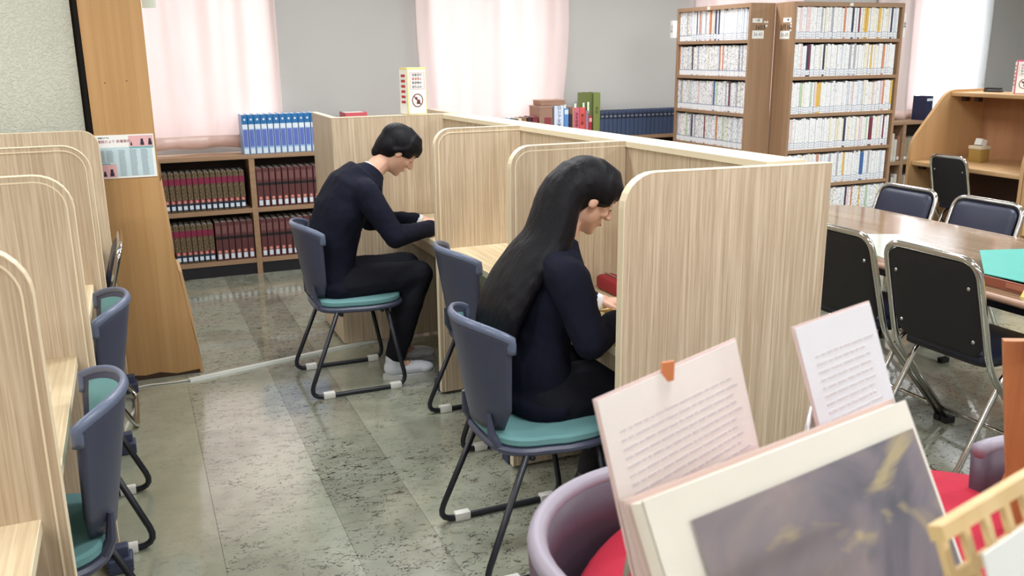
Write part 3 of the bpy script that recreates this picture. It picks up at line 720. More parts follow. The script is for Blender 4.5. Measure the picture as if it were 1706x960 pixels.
def comic_row(base, rot, W, z, row, spec, which, limit, grp):
    """fills a shelf from left to right (seen from the front)."""
    x = .026; i = 0; rest = []
    while True:
        me, w_, h_ = random.choice(protos); sc_ = random.uniform(.93, 1.07)
        if x + w_*sc_ > W-.026: break
        cn = spec.get((row, i)) or random.choices(['white', 'cream', 'pale blue', 'pale pink', 'pale green', 'grey'], [80, 6, 6, 3, 2, 3])[0]
        c, s = math.cos(rot), math.sin(rot); lx, ly = x+w_*sc_/2, .012+random.uniform(0, .006)
        loc = (base[0]+c*lx-s*ly, base[1]+s*lx+c*ly, z+.012)
        if i in limit:
            o = bpy.data.objects.new('comic_book', me); C.objects.link(o); o.location = loc; o.rotation_euler.z = rot; o.scale = (sc_*.985, 1, random.uniform(.96, 1.02))
            c3 = s2l(PAL[cn]); o.color = c3
            tag(o, f'{cn} comic {ordn(i)} from left on the {SHN[row]} shelf of the {which} bookcase', 'book', grp)
        else: rest.append((loc, w_*sc_*.985, h_, cn))
        x += w_*sc_+.0004; i += 1
    return rest
random.seed(21)
cnt = []
for r in range(5):
    comic_row((4.32, 5.2), 0, 1.0, SH[r], r, special, 'camera-facing', range(0, 99), 'comics in the camera-facing tall bookcase')
sR = comic_row((4.32, 5.2), 0, 1.0, SH[5], 5, {(5, 18): 'yellow', (5, 19): 'yellow', (5, 22): 'pale blue', (5, 30): 'navy', (5, 33): 'orange', (5, 37): 'yellow'}, 'camera-facing', (), '')
sL = []
for r in range(4):
    sL += comic_row((4.105, 6.33), -PI/2, .93, SH[r], r, specL, 'end-on left', range(9, 99) if r == 0 else (), 'comics in the end-on left tall bookcase')
def rest_mat(cn):
    N = NT('comic_spine_'+cn.replace(' ', '_')); v = N.coord(scale=(1, 1, 1)); a = N.noise(N.coord(scale=(1, 1, .55)), 130, 2)
    f = N.math('MULTIPLY', N.math('GREATER_THAN', a, .57), .6)
    z = N.math('FRACT', N.math('DIVIDE', N.math('SUBTRACT', N.n('ShaderNodeSeparateXYZ', {0: N.coord()}).outputs[2], .122), .257))
    col = N.mix(f, s2l(PAL[cn]), s2l((96, 102, 122)))
    lab = N.math('MULTIPLY', N.math('GREATER_THAN', z, .05), N.math('LESS_THAN', z, .19)); col = N.mix(lab, col, s2l((240, 243, 248)))
    col = N.mix(N.math('MULTIPLY', N.math('LESS_THAN', N.math('ABSOLUTE', N.math('SUBTRACT', z, .185)), .012), .7), col, s2l((92, 116, 160)))
    N.l(col, N.b.inputs['Base Color']); N.b.inputs['Roughness'].default_value = .35; return N.m
RM = [rest_mat(c) for c in PAL]; KEY = list(PAL)
def rest_obj(lst, rot, label):
    bm = bmesh.new()
    for loc, w_, h_, cn in lst:
        M = Matrix.Translation(loc) @ Matrix.Rotation(rot, 4, 'Z'); box(bm, (-w_/2+.0004, 0, 0), (w_/2-.0004, .15, h_*random.uniform(.97, 1.01)), mi=KEY.index(cn), M=M)
    o = obj('comic_books', bm, RM); tag(o, label, 'books', kind='stuff')
rest_obj(sR, 0, 'mass of thin comics on the lowest visible shelf of the camera-facing tall bookcase')
rest_obj(sL, -PI/2, 'mass of thin comics on the lower shelves of the end-on left tall bookcase')

# ------------------------------------------------------------------ low bookcases along the back wall
YS = 6.83
def low_case(x0, x1, label):
    t = thing('low_bookcase', label, 'bookcase', ((x0+x1)/2, YS, 0), 0, 'low bookcases along the back wall'); h = (x1-x0)/2
    bxo('side_panel', (-h, 0, .0), (-h+.02, .26, .865), shelf_low, t); bxo('side_panel', (h-.02, 0, 0), (h, .26, .865), shelf_low, t)
    bxo('top_board', (-h, -.004, .865), (h, .26, .895), shelf_low, t)
    for z in (.485, .105): bxo('shelf_board', (-h+.02, .003, z-.018), (h-.02, .25, z+.015), shelf_low, t)
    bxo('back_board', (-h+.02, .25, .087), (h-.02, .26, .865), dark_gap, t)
    bxo('kick_plate', (-h+.02, .01, 0), (h-.02, .025, .087), kick_m, t)
    return t
xs = [.165, .81, 1.455, 2.1, 2.745, 3.39, 4.035, 4.68]
nm = ['with brown and maroon encyclopedias, right of the golden pillar', 'with maroon volumes, under the blue book set', 'behind the boy in the blazer', 'hidden behind the middle carrels', 'under the small books and middle curtain', 'under the boxes and green book', 'under the navy volumes, left of the tall bookcase']
for (a, b), n_ in zip(zip(xs, xs[1:]), nm): low_case(a, b, 'low brown wall bookcase '+n_)
low_case(6.52, 7.14, 'low brown wall bookcase just right of the tall bookcase'); low_case(7.14, 7.80, 'low brown wall bookcase behind the beige study desk')
def vol(name, w_, d_, h_, cover, bands, extra=None):
    """prototype upright volume: base at origin, spine at y=0 looking along -y."""
    t = bpy.data.objects.new(name, None); C.objects.link(t); t.empty_display_size = .05
    bm = bmesh.new(); box(bm, (-w_/2, .0, 0), (w_/2, .012, h_), .003); box(bm, (-w_/2, .0121, 0), (-w_/2+.003, d_, h_)); box(bm, (w_/2-.003, .0121, 0), (w_/2, d_, h_)); obj('cover', bm, cover, t)
    bxo('page_block', (-w_/2+.0032, .0125, .004), (w_/2-.0032, d_-.004, h_-.004), paper, t)
    for k_, (n_, z0, z1, m, wd) in enumerate(bands):
        hwid = w_/2*wd; bxo(n_, (-hwid, -.0010-.0004*k_, z0*h_), (hwid, .001, z1*h_), m, t)
    if extra:
        bm = bmesh.new(); zc = extra[0]*h_; r = extra[1]; prism(bm, [(r*math.cos(q*PI/6), zc+r*math.sin(q*PI/6)) for q in range(12)], 'y', -.0032, -.0012); obj('round_sticker', bm, extra[2], t)
    return t
mar = mat('maroon_band', (128, 30, 66), .5); navb = mat('navy_band', (34, 44, 72), .5); lab = mat('white_label', (214, 226, 238), .6); pinkst = mat('pink_sticker', (216, 140, 128), .6)
maroon_c = mat('maroon_brown_cover', (92, 50, 52), .5, bump=(200, .2)); blk = mat('black_band', (26, 18, 22), .5); navy_c = mat('navy_cloth_cover', (58, 72, 102), .65); navy_d = mat('navy_dark_band', (30, 36, 58), .6)
blue_c = mat('blue_cover', (36, 110, 172), .4); blue_l = mat('blue_pale', (150, 182, 224), .45); blue_v = mat('blue_violet', (96, 110, 190), .45)
enc = vol('encyclopedia', .037, .22, .285, gilt_m, [('title_band', .70, .86, mar, 1.01), ('title_band', .26, .31, mar, 1.01), ('call_band', .05, .22, navb, 1.01), ('call_label', .07, .17, lab, .7)], (.265, .011, pinkst))
enc2 = vol('encyclopedia', .043, .22, .29, maroon_c, [('dark_band', .56, .63, blk, 1.01), ('title_band', .70, .90, mat('dull_rose', (120, 78, 78), .5), .75), ('call_label', .05, .18, lab, .62)], (.235, .012, pinkst))
navv = vol('bound_volume', .040, .2, .212, navy_c, [('dark_band', .70, .90, navy_d, 1.01), ('gilt_title', .76, .84, mat('gilt_dull', (120, 126, 140), .5), .6)])
bluv = vol('reference_volume', .042, .2, .285, blue_l, [('blue_head', .76, 1.0, blue_c, 1.01), ('white_title', .64, .76, mat('white_blue', (222, 232, 244), .5), .9), ('violet_panel', .2, .62, blue_v, .7), ('call_label', .02, .15, lab, .7)], (.88, .008, lab))
used = set()
def place(proto, x, z, label, group, y=YS+.012, w=1.0):
    if proto.name in used: o = dup(proto, (x, y, z))
    else: o = proto; o.location = (x, y, z); used.add(proto.name)
    o.scale.x = w*random.uniform(.94, 1.0); tag(o, label, 'book', group); return o
for i in range(14): place(enc, .205+.0405*i, .50, f'brown gilt encyclopedia, {ordn(i)} from left on the upper shelf by the pillar', 'brown gilt encyclopedias')
for i in range(8): place(enc, .205+.0395*i, .12, f'brown gilt encyclopedia, {ordn(i)} from left on the lower shelf by the pillar', 'brown gilt encyclopedias')
for i in range(6): place(enc2, .532+.046*i, .12, f'maroon volume, {ordn(i)} from left on the lower shelf beside the gilt encyclopedias', 'maroon volumes')
for b in (1, 2):
    for z, sn in ((.50, 'upper'), (.12, 'lower')):
        for i in range(13): place(enc2, xs[b]+.048+.0465*i, z, f"maroon volume, {ordn(i)} from left on the {sn} shelf of the {['', 'bookcase under the blue set', 'bookcase behind the boy'][b]}", 'maroon volumes')
for i in range(12): place(bluv, .785+.0452*i, .895, f'blue reference volume, {ordn(i)} from the left on top of the low bookcase', 'blue reference set')
for i in range(23): place(navv, 3.725+.0415*i, .895, f'navy bound volume with dark band, {ordn(i)} from the left on top of the low bookcase', 'navy bound volumes')
def book(name, x, w_, h_, col, label, d_=.17, z=.895, y=YS+.015, txt=None, strip=None, tcol=ink, ts=.03, g='assorted books on the low bookcase'):
    t = thing(name, label, 'book', (x, y, z), 0, g); m = mat('cover_%d_%d_%d' % col, col, .5)
    bm = bmesh.new(); box(bm, (-w_/2, 0, 0), (w_/2, .01, h_), .002); box(bm, (-w_/2, .0101, 0), (-w_/2+.002, d_, h_)); box(bm, (w_/2-.002, .0101, 0), (w_/2, d_, h_)); obj('cover', bm, m, t)
    bxo('page_block', (-w_/2+.0022, .0105, .004), (w_/2-.0022, d_-.004, h_-.004), paper, t)
    if strip: bxo('spine_label', (-w_*.42, -.0012, strip[0]*h_), (w_*.42, .001, strip[1]*h_), mat('strip_%d_%d_%d' % strip[2], strip[2], .6), t)
    if txt: text('spine_title', '\n'.join(txt), ts, tcol, t, plane_M((0, -.0012, h_*.6), (1, 0, 0), (0, 0, 1)))
    return t
book('red_book', 1.61, .17, .275, (206, 92, 100), 'wide red volume whose top shows above the far carrel', .2)
SM = [(2.56, .03, .185, (60, 90, 140), 'slim blue book'), (2.60, .03, .19, (200, 60, 60), 'small red book'), (2.645, .028, .185, (196, 54, 50), 'red book'), (2.69, .028, .178, (150, 176, 210), 'pale blue book'), (2.727, .026, .182, (190, 210, 228), 'whitish blue book'), (2.762, .026, .18, (120, 44, 72), 'plum book'),
      (2.797, .028, .178, (40, 60, 110), 'dark blue book'), (2.838, .036, .175, (70, 110, 160), 'mid blue book'), (2.885, .038, .18, (60, 120, 170), 'sky blue book'), (2.93, .034, .176, (34, 40, 52), 'black book'), (2.966, .024, .18, (232, 226, 200), 'ivory book'), (3.004, .034, .182, (150, 110, 74), 'tan book'), (3.05, .04, .185, (60, 30, 34), 'dark brown book'), (3.10, .045, .19, (130, 48, 54), 'wine red book')]
for x, w_, h_, c_, n_ in SM: book('small_book', x, w_, h_, c_, f'{n_} in the row left of the cardboard boxes, below the middle curtain', strip=(.1, .3, (230, 230, 226)))
for (x0, x1, z0, z1, lb) in ((3.135, 3.27, .895, 1.165, 'taller brown cardboard box beside the white titled book'), (3.165, 3.40, 1.167, 1.212, 'flat brown cardboard box lying on the upright box')):
    pass
t = thing('cardboard_box', 'brown cardboard file box standing left of the white titled book', 'box', (3.2, YS+.02, .895)); cb = mat('cardboard', (158, 122, 104), .8)
bxo('box_body', (-.06, 0, 0), (.06, .2, .262), cb, t); bxo('box_lid', (-.064, -.003, .262), (.064, .203, .272), mat('cardboard_lid', (178, 144, 124), .8), t); bxo('red_label', (-.015, -.002, .03), (.05, 0, .18), mat('red_label', (140, 60, 62), .6), t)
t = thing('cardboard_box', 'flat brown box lying crosswise on top of the file box and books', 'box', (3.275, YS+.05, 1.171)); bxo('box_body', (-.11, 0, 0), (.115, .15, .035), cb, t); bxo('box_lid', (-.113, -.003, .035), (.118, .153, .042), mat('cardboard_lid', (178, 144, 124), .8), t)
book('titled_book', 3.318, .085, .272, (214, 224, 244), 'thick white book with a black vertical title', txt='ロシア文学史', ts=.036, d_=.14)
book('blue_book', 3.386, .04, .25, (92, 142, 204), 'blue book right of the thick white titled book', strip=(.8, .95, (214, 226, 240)), d_=.14)
book('dark_book', 3.428, .03, .2, (60, 34, 54), 'short dark book between the blue and the pink titled books')
book('orange_book', 3.45, .012, .25, (196, 146, 108), 'thin orange-brown book right of the short dark book')
book('pink_book', 3.483, .05, .252, (206, 110, 128), 'rose pink book with dark title', txt='赤毛物語', ts=.03, tcol=mat('title_dark_red', (110, 30, 44), .6), strip=(.0, .15, (80, 60, 56)))
book('red_titled_book', 3.536, .05, .252, (216, 90, 84), 'bright red book with dark title, right of the pink book', txt='風の歌', ts=.032, tcol=mat('title_dark_red', (110, 30, 44), .6), strip=(.0, .15, (80, 60, 56)))
book('striped_book', 3.58, .03, .225, (150, 120, 140), 'mauve patterned book right of the red titled book', strip=(.1, .6, (180, 120, 136)))
book('narrow_red_book', 3.613, .03, .18, (168, 40, 56), 'narrow crimson book left of the green book', strip=(.72, .9, (232, 170, 170)))
t = book('green_book', 3.672, .065, .37, (122, 134, 72), 'tall olive green album standing above the other books', .2, txt='文化', ts=.03, g=None)
bxo('front_board', (-.17, .02, 0), (-.034, .024, .375), mat('olive_board', (104, 112, 60), .6), t)
bm = bmesh.new()
for i, x in enumerate((3.375, 3.47, 3.548, 3.592)):
    o = bxo('paper_slip', (x-.009, YS+.02, 1.10), (x+.009, YS+.021, 1.175+.005*i), mat('slip_green_white', (222, 236, 214), .6)); tag(o, f'pale paper slip, {ordn(i)} from left, sticking up from books on the low bookcase', 'paper slip', 'paper slips in books')
bm.free()
for z, sn in ((.50, 'upper'), (.12, 'lower')):
    for i in range(14):
        c_ = random.choice([(110, 46, 42), (60, 50, 48), (150, 110, 86), (210, 206, 196)])
        book('shelf_book', 6.56+.041*i, .036, .22+.03*(i % 3), c_, f'old book, {ordn(i)} from left on the {sn} shelf right of the tall bookcase', z=z, strip=(.08, .2, (220, 220, 216)), g='old books right of the tall bookcase')
    for i in range(7):
        c_ = random.choice([(200, 200, 190), (150, 140, 120), (90, 80, 76)])
        book('shelf_book', 7.19+.041*i, .036, .23, c_, f'pale book, {ordn(i)} from left on the {sn} shelf behind the beige desk', z=z, strip=(.08, .2, (230, 230, 226)), g='pale books behind the beige desk')
book('dark_blue_book', 7.45, .09, .24, (26, 36, 70), 'dark blue book on the low bookcase beside the white sheer curtain', strip=(.8, .9, (220, 226, 236)), g=None)

# ------------------------------------------------------------------ beige study desk on the right
t = thing('beige_study_desk', 'beige wooden study desk with sloping side panels and overhead shelf', 'study desk', (5.8, 4.96, 0))
prof = fillet([(0, 0, 0), (.76, 0, 0), (.76, 0, 1.27), (.34, 0, 1.27), (-.02, 0, .87), (0, 0, .4)], .07, 5, True)
pr = [(p.x, p.z) for p in prof if True]
def side(y, th=.028):
    bm = bmesh.new(); prism(bm, [(-.02, .0), (.76, 0), (.76, 1.275)] + [(p.x, p.z) for p in fillet([(.6, 0, 1.275), (.33, 0, 1.275), (-.02, 0, .87), (-.02, 0, .6)], .09, 6)], 'y', y-th/2, y+th/2); return obj('side_panel', bm, beige, t)
side(.505); side(-.52)
bxo('top_shelf', (.36, -.505, 1.225), (.74, .49, 1.255), beige_y, t, .004); bxo('desk_top', (.0, -.505, .688), (.74, .49, .722), beige_y, t, .006)
bxo('back_panel', (.74, -.505, .05), (.76, .49, 1.22), wood('beige_back', (178, 132, 96), (166, 120, 84), (188, 142, 106), 'z', 16, .5, .5), t)
bxo('knee_panel', (.5, -.505, .05), (.515, .49, .688), mat('dark_brown_panel', (78, 52, 42), .6), t)
for y in (.30, .42): bxo('shelf_bracket', (.42, y-.02, 1.185), (.47, y+.02, 1.225), mat('dark_bracket', (60, 36, 28), .5), t)
bxo('desk_bracket', (.06, .42, .655), (.10, .47, .688), mat('dark_bracket', (60, 36, 28), .5), t)
t2 = thing('beige_study_desk', 'second beige study desk cut by the right frame edge, with black handle', 'study desk', (5.8, 3.9, 0))
def side2(y, th=.028):
    bm = bmesh.new(); prism(bm, [(-.02, .0), (.76, 0), (.76, 1.275)] + [(p.x, p.z) for p in fillet([(.6, 0, 1.275), (.33, 0, 1.275), (-.02, 0, .87), (-.02, 0, .6)], .09, 6)], 'y', y-th/2, y+th/2); return obj('side_panel', bm, beige, t2)
side2(.505); side2(-.505)
bxo('top_shelf', (.36, -.49, 1.225), (.74, .49, 1.255), beige_y, t2, .004); bxo('desk_top', (.0, -.49, .688), (.74, .49, .722), beige_y, t2, .006); bxo('back_panel', (.74, -.49, .05), (.76, .49, 1.22), beige, t2)
bxo('drawer_front', (-.005, .15, .3), (.015, .488, .687), mat('pale_drawer', (222, 186, 126), .5), t2)
bm = bmesh.new(); tube(bm, fillet([(-.005, .43, .57), (-.04, .43, .57), (-.04, .2, .57), (-.005, .2, .57)], .015, 4), .011, 8); obj('handle', bm, mat('black_handle', (26, 24, 24), .4), t2, True)
t = thing('tissue_caddy', 'small yellow-brown box with white lid and paper on the beige desk', 'box', (6.20, 5.16, .722))
bxo('box_body', (-.05, -.055, 0), (.05, .055, .10), mat('mustard_box', (172, 140, 72), .6), t, .004); bxo('box_lid', (-.055, -.06, .10), (.055, .06, .128), mat('ivory_lid', (222, 210, 186), .5), t, .004)
bm = bmesh.new(); box(bm, (-.03, -.03, 0), (.03, .03, .05), M=Matrix.Translation((0, 0, .128)) @ Matrix.Rotation(.3, 4, 'Y')); obj('paper_tip', bm, paper, t)
# sign towers
def sign(loc, rotz, label, accent, gname):
    t = thing('sign_tower', label, 'sign', loc, rotz, gname)
    w_, d_, h_ = .062, .04, .25
    bm = bmesh.new(); prism(bm, [(-w_, -d_), (w_, -d_), (w_*.9, d_), (-w_*.9, d_)], 'z', 0, h_); obj('paper_tube', bm, accent, t)
    ac = bxo('front_sheet', (-w_+.008, -d_-.0015, .004), (w_-.006, -d_-.0002, h_-.012), paper, t)
    bxo('side_sheet', (-w_-.0012, -d_+.006, .004), (-w_-.0001, d_-.006, h_-.012), paper, t)
    for x0, x1, z0, z1 in ((-w_+.016, w_-.014, .222, .2235), (-w_+.016, w_-.014, .135, .1365), (-w_+.016, -w_+.0175, .1365, .222), (w_-.0155, w_-.014, .1365, .222)): bxo('rule', (x0, -d_-.0022, z0), (x1, -d_-.0015, z1), red_ink, ac)
    for k, (s, m) in enumerate((('図書室内', grey_ink), ('飲食禁止', red_ink), ('飲食物の', ink), ('持ち込み', ink))): text('lettering', s, .0165, m, ac, plane_M((0, -d_-.0022, .21-.021*k), (1, 0, 0), (0, 0, 1)))
    bm = bmesh.new(); tube(bm, [(.034*math.cos(q*PI/12), -d_-.002, .075+.034*math.sin(q*PI/12)) for q in range(24)], .0028, 6, True)
    tube(bm, [(-.024, -d_-.002, .099), (.024, -d_-.002, .051)], .0026, 6); obj('ban_ring', bm, mat('ring_plum', (130, 60, 66), .6), ac)
    bm = bmesh.new(); ell(bm, (-.008, -d_-.002, .086), (.009, .0012, .008), seg=8); prism(bm, [(-.006, .055), (.02, .055), (.016, .078), (-.002, .08)], 'y', -d_-.0022, -d_-.0015); obj('pictogram', bm, mat('picto_brown', (104, 60, 54), .6), ac)
    bm = bmesh.new()
    for k in range(6): box(bm, (-w_-.002, -.02, .06+.028*k), (-w_-.0012, .018, .074+.028*k))
    obj('side_text', bm, red_ink, t)
    return t
sign((1.47, 4.88, 1.275), .32, 'white and yellow no-eating sign tower on top of the middle carrels', mat('pale_yellow_card', (240, 226, 156), .6), 'no-eating sign towers')
sign((6.34, 4.96, 1.256), -.75, 'white and pink no-eating sign tower on top of the beige desk', mat('rose_card', (206, 92, 120), .6), 'no-eating sign towers')
t = thing('stapler', 'small black stapler on the top shelf of the beige desk', 'stapler', (6.42, 5.28, 1.256), .2)
bxo('base', (-.02, -.07, 0), (.02, .07, .012), black_paint, t); bxo('arm', (-.015, -.065, .018), (.015, .06, .034), mat('stapler_black', (30, 32, 40), .3), t, .004); bxo('hinge', (-.016, .045, .012), (.016, .068, .03), chrome, t)

# ------------------------------------------------------------------ cable and cover on the floor
t = thing('cable_cover', 'pale grey plastic cable cover strip running across the floor from the pillar', 'cable cover')
bm = bmesh.new(); a, b = Vector((.151, 4.60, 0)), Vector((1.22, 4.86, 0)); d_ = (b-a).normalized(); n_ = Vector((-d_.y, d_.x, 0))
P = [(-.02, 0), (.02, 0), (.013, .012), (-.013, .012)]
va = [bm.verts.new(a+n_*p+Vector((0, 0, z))) for p, z in P]; vb = [bm.verts.new(b+n_*p+Vector((0, 0, z))) for p, z in P]
bm.faces.new(va); bm.faces.new(vb[::-1]); [bm.faces.new((va[i], va[(i+1) % 4], vb[(i+1) % 4], vb[i])) for i in range(4)]
obj('strip', bm, mat('cover_pvc', (206, 210, 202), .45), t)
bm = bmesh.new(); tube(bm, fillet([(-.3, 4.50, .005), (-.14, 4.575, .005), (-.05, 4.615, .005), (.06, 4.60, .005), (.16, 4.603, .005)], .05, 4), .0045, 8); o = obj('white_cable', bm, mat('cable_white', (214, 212, 204), .5), None, True); tag(o, 'thin white cable along the foot of the golden pillar', 'cable')

# ------------------------------------------------------------------ people
def remesh(o, vox=.006, sm=6):
    m = o.modifiers.new('fuse', 'REMESH'); m.mode = 'VOXEL'; m.voxel_size = vox; m.use_smooth_shade = True
    if sm: s = o.modifiers.new('soften', 'SMOOTH'); s.iterations = sm; s.factor = .5
    return o
def head_bm(bm, hc, R, female):
    def p(x, y, z): return Vector(hc) + R @ Vector((x, y, z))
    def e(c, r): ell(bm, p(*c), r, R, 20)
    k = .95 if female else 1
    e((-.012, 0, .025), (.094*k, .074*k, .086)); e((.012, 0, -.02), (.07*k, .063*k, .088)); e((.03, 0, -.062), (.045, .043*k, .045)); e((.058, 0, -.088), (.02, .022, .018))
    e((.05, 0, .03), (.035, .058, .03))                                   # brow
    cap(bm, p(.083, 0, .012), p(.100, 0, -.024), .008, .0115, 10); e((.092, .010, -.029), (.010, .008, .007)); e((.092, -.010, -.029), (.010, .008, .007))
    for s in (-1, 1):
        e((.055, s*.034, -.022), (.022, .020, .018)); e((-.004, s*.073*k, -.004), (.017, .008, .029)); e((.064, s*.03, .006), (.014, .017, .011))
    cap(bm, p(.076, -.016, -.052), p(.076, .016, -.052), .007, .007, 8); cap(bm, p(.074, -.013, -.062), p(.074, .013, -.062), .007, .007, 8)
    return p
def face_parts(par, p, R):
    for s in (-1, 1):
        bm = bmesh.new(); ell(bm, p(.067, s*.030, .003), (.0125, .0135, .0075), R, 12); ey = obj('eye', bm, eye_m, par, True)
        bm = bmesh.new(); ell(bm, p(.078, s*.030, .001), (.003, .0055, .0058), R, 10); obj('iris', bm, iris_m, ey, True)
        bm = bmesh.new(); cap(bm, p(.083, s*.018, .026), p(.070, s*.050, .028), .0028, .0018, 8); obj('eyebrow', bm, hair_m, par, True)
    bm = bmesh.new(); cap(bm, p(.0815, -.015, -.0575), p(.0815, .015, -.0575), .0035, .0035, 8); obj('lips', bm, lip_m, par, True)
def hand_bm(bm, w, d, side, up=Vector((0, 0, 1)), curl=.55, L=1.0):
    """w wrist, d pointing direction; palm faces -up; thumb towards side."""
    d = Vector(d).normalized(); s = Vector(side).normalized(); s = (s-d*s.dot(d)).normalized(); up = s.cross(d) if s.cross(d).z > 0 else d.cross(s)
    w = Vector(w)
    R = Matrix((d, s, up)).transposed(); ell(bm, w+d*.045, (.048, .040, .016), R, 14)
    cap(bm, w-d*.02, w+d*.02, .023, .026, 10)
    for k, (off, ln) in enumerate(((.029, .070), (.010, .078), (-.010, .072), (-.028, .056))):
        base = w + d*.082 + s*off; p0 = base; ang = .12; r = .0088 - (k == 3)*.001
        for j, f in enumerate((.45, .32, .23)):
            q = p0 + (d*math.cos(ang) - up*math.sin(ang) + s*off*.6)*ln*f*L; cap(bm, p0, q, r*(1-.08*j), r*(1-.08*(j+1)), 8); p0 = q; ang += curl
    t0 = w + d*.025 + s*.03; t1 = t0 + (d*.6+s*.7-up*.15).normalized()*.036; t2 = t1 + (d*.95+s*.15-up*.2).normalized()*.03
    cap(bm, t0, t1, .012, .0105, 8); cap(bm, t1, t2, .0105, .008, 8)
def tr(o, base):   # move a world-built mesh under an Empty at base
    o.data.transform(Matrix.Translation(-Vector(base)))
def person(label, base, J, female):
    t = thing('person', label, 'person', base)
    B = Vector(base); Y0 = J['y']
    hc = Vector(J['head']); R = Matrix.Rotation(J['turn'], 3, 'Z') @ Matrix.Rotation(J['nod'], 3, 'Y')
    new = []
    # body, one continuous surface
    bm = bmesh.new(); p = head_bm(bm, hc, R, female)
    cap(bm, J['neck'], hc+R @ Vector((-.025, 0, -.05)), .052 if not female else .045, .05 if not female else .044)
    loft(bm, [(c, rd*(.84 if c[2] < .93 else .66), rw*(.86 if c[2] < .93 else .7)) for c, rd, rw in J['torso']])
    for s in (-1, 1):
        sh, el, wr = (Vector(v) for v in J['arm'][s]); cap(bm, sh, el, .046, .038); cap(bm, el, wr, .038, .025)
        hand_bm(bm, wr, J['hdir'][s], (.25, -s*1.0, 0))
        hip, kn, an, toe = (Vector(v) for v in J['leg'][s]); cap(bm, hip, kn, .078, .055); cap(bm, kn, an, .055, .036); cap(bm, an, toe, .034, .026)
    body = remesh(obj('body', bm, skin_m, t, True), .0048, 5); new.append(body)
    # jacket
    bm = bmesh.new(); loft(bm, J['torso'])
    h0 = J['torso'][0]; ell(bm, (h0[0][0]+.01, Y0, h0[0][2]-.0), (h0[1]+.022, h0[2]+.018, .085), None, 20)
    for s in (-1, 1):
        sh, el, wr = (Vector(v) for v in J['arm'][s]); cap(bm, Vector((sh.x-.02, Y0+s*.06, sh.z+.028)), sh, .068, .068); cap(bm, sh, el, .068, .054); we = el.lerp(wr, .93); cap(bm, el, we, .054, .040)
        for f in (.35, .62, .85): 
            q = sh.lerp(el, f); ell(bm, q+Vector((0, 0, -.006)), (.062-.01*f, .058, .02), Matrix.Rotation(.5*s+f, 3, 'Y'), 12)
    jk = remesh(obj('blazer', bm, blazer_m, t, True), .008, 7); new.append(jk)
    tex = bpy.data.textures.get('cloth_folds') or bpy.data.textures.new('cloth_folds', 'CLOUDS'); tex.noise_scale = .09
    dm = jk.modifiers.new('folds', 'DISPLACE'); dm.texture = tex; dm.strength = .016; dm.mid_level = .5; dm.texture_coords = 'LOCAL'
    # collar
    nk = Vector(J['neck']); ax = (hc+R @ Vector((-.025, 0, -.05))-nk).normalized()
    Rc = ax.to_track_quat('Z', 'Y').to_matrix()
    Rc = ax.to_track_quat('Z', 'Y').to_matrix(); rn = .053 if not female else .046
    bm = bmesh.new(); ringv = [[bm.verts.new(nk+ax*z+Rc @ Vector(((rn+d)*math.cos(q*PI/12), (rn+d)*math.sin(q*PI/12), 0))) for q in range(24)] for z, d in ((-.02, .022), (.012, .008), (.026, .003), (.026, -.001), (.0, .002))]
    for A, Bq in zip(ringv, ringv[1:]):
        for q in range(24): bm.faces.new((A[q], A[(q+1) % 24], Bq[(q+1) % 24], Bq[q]))
    new.append(obj('shirt_collar', bm, shirt_m, t, True))
    bm = bmesh.new(); ringv = [[bm.verts.new(nk+ax*(z-.012*math.cos(q*PI/12))+Rc @ Vector(((rn+d)*math.cos(q*PI/12), (rn+d)*math.sin(q*PI/12), 0))) for q in range(24)] for z, d in ((-.045, .055), (-.02, .034), (.004, .016), (.014, .010), (.004, .008))]
    for A, Bq in zip(ringv, ringv[1:]):
        for q in range(24): bm.faces.new((A[q], A[(q+1) % 24], Bq[(q+1) % 24], Bq[q]))
    new.append(obj('blazer_collar', bm, blazer_m, t, True))
    for s in (-1, 1):
        sh, el, wr = (Vector(v) for v in J['arm'][s]); bm = bmesh.new(); cap(bm, el.lerp(wr, .9), el.lerp(wr, .985), .034, .033); new.append(obj('shirt_cuff', bm, shirt_m, t, True))
    # trousers or skirt and stockings
    bm = bmesh.new(); h = J['torso'][0][0]
    ell(bm, (h[0]+.02, Y0, h[2]), (.15, .175, .095))
    for s in (-1, 1):
        hip, kn, an, toe = (Vector(v) for v in J['leg'][s])
        if female: cap(bm, hip, kn.lerp(hip, .1), .10, .095); cap(bm, kn.lerp(hip, .3)+Vector((0, -s*.03, -.02)), kn+Vector((-.03, -s*.02, -.06)), .09, .085)
        else: cap(bm, hip, kn, .092, .072); cap(bm, kn, kn.lerp(an, .9), .070, .056)
    lw = remesh(obj('skirt' if female else 'trousers', bm, trouser_m, t, True), .009, 6); new.append(lw)
    dm = lw.modifiers.new('folds', 'DISPLACE'); dm.texture = tex; dm.strength = .012; dm.mid_level = .5; dm.texture_coords = 'LOCAL'
    for s in (-1, 1):
        hip, kn, an, toe = (Vector(v) for v in J['leg'][s])
        if female: bm = bmesh.new(); cap(bm, kn.lerp(an, .15), an, .060, .042); new.append(remesh(obj('stocking', bm, mat('black_stocking', (20, 20, 26), .7), t, True), .007, 3))
        f = (toe-an); f.z = 0; f.normalize(); z0 = .0
        RS = Matrix((f, Vector((-f.y, f.x, 0)), Vector((0, 0, 1)))).transposed()
        c0 = Vector((an.x, an.y, 0))
        bm = bmesh.new(); ell(bm, c0+f*.0+Vector((0, 0, .055)), (.055, .042, .048), RS); ell(bm, c0+f*.10+Vector((0, 0, .045)), (.095, .046, .033), RS); ell(bm, c0+f*.15+Vector((0, 0, .040)), (.055, .047, .028), RS); cap(bm, c0+Vector((0, 0, .06)), c0+Vector((-.005, 0, .10)), .042, .04)
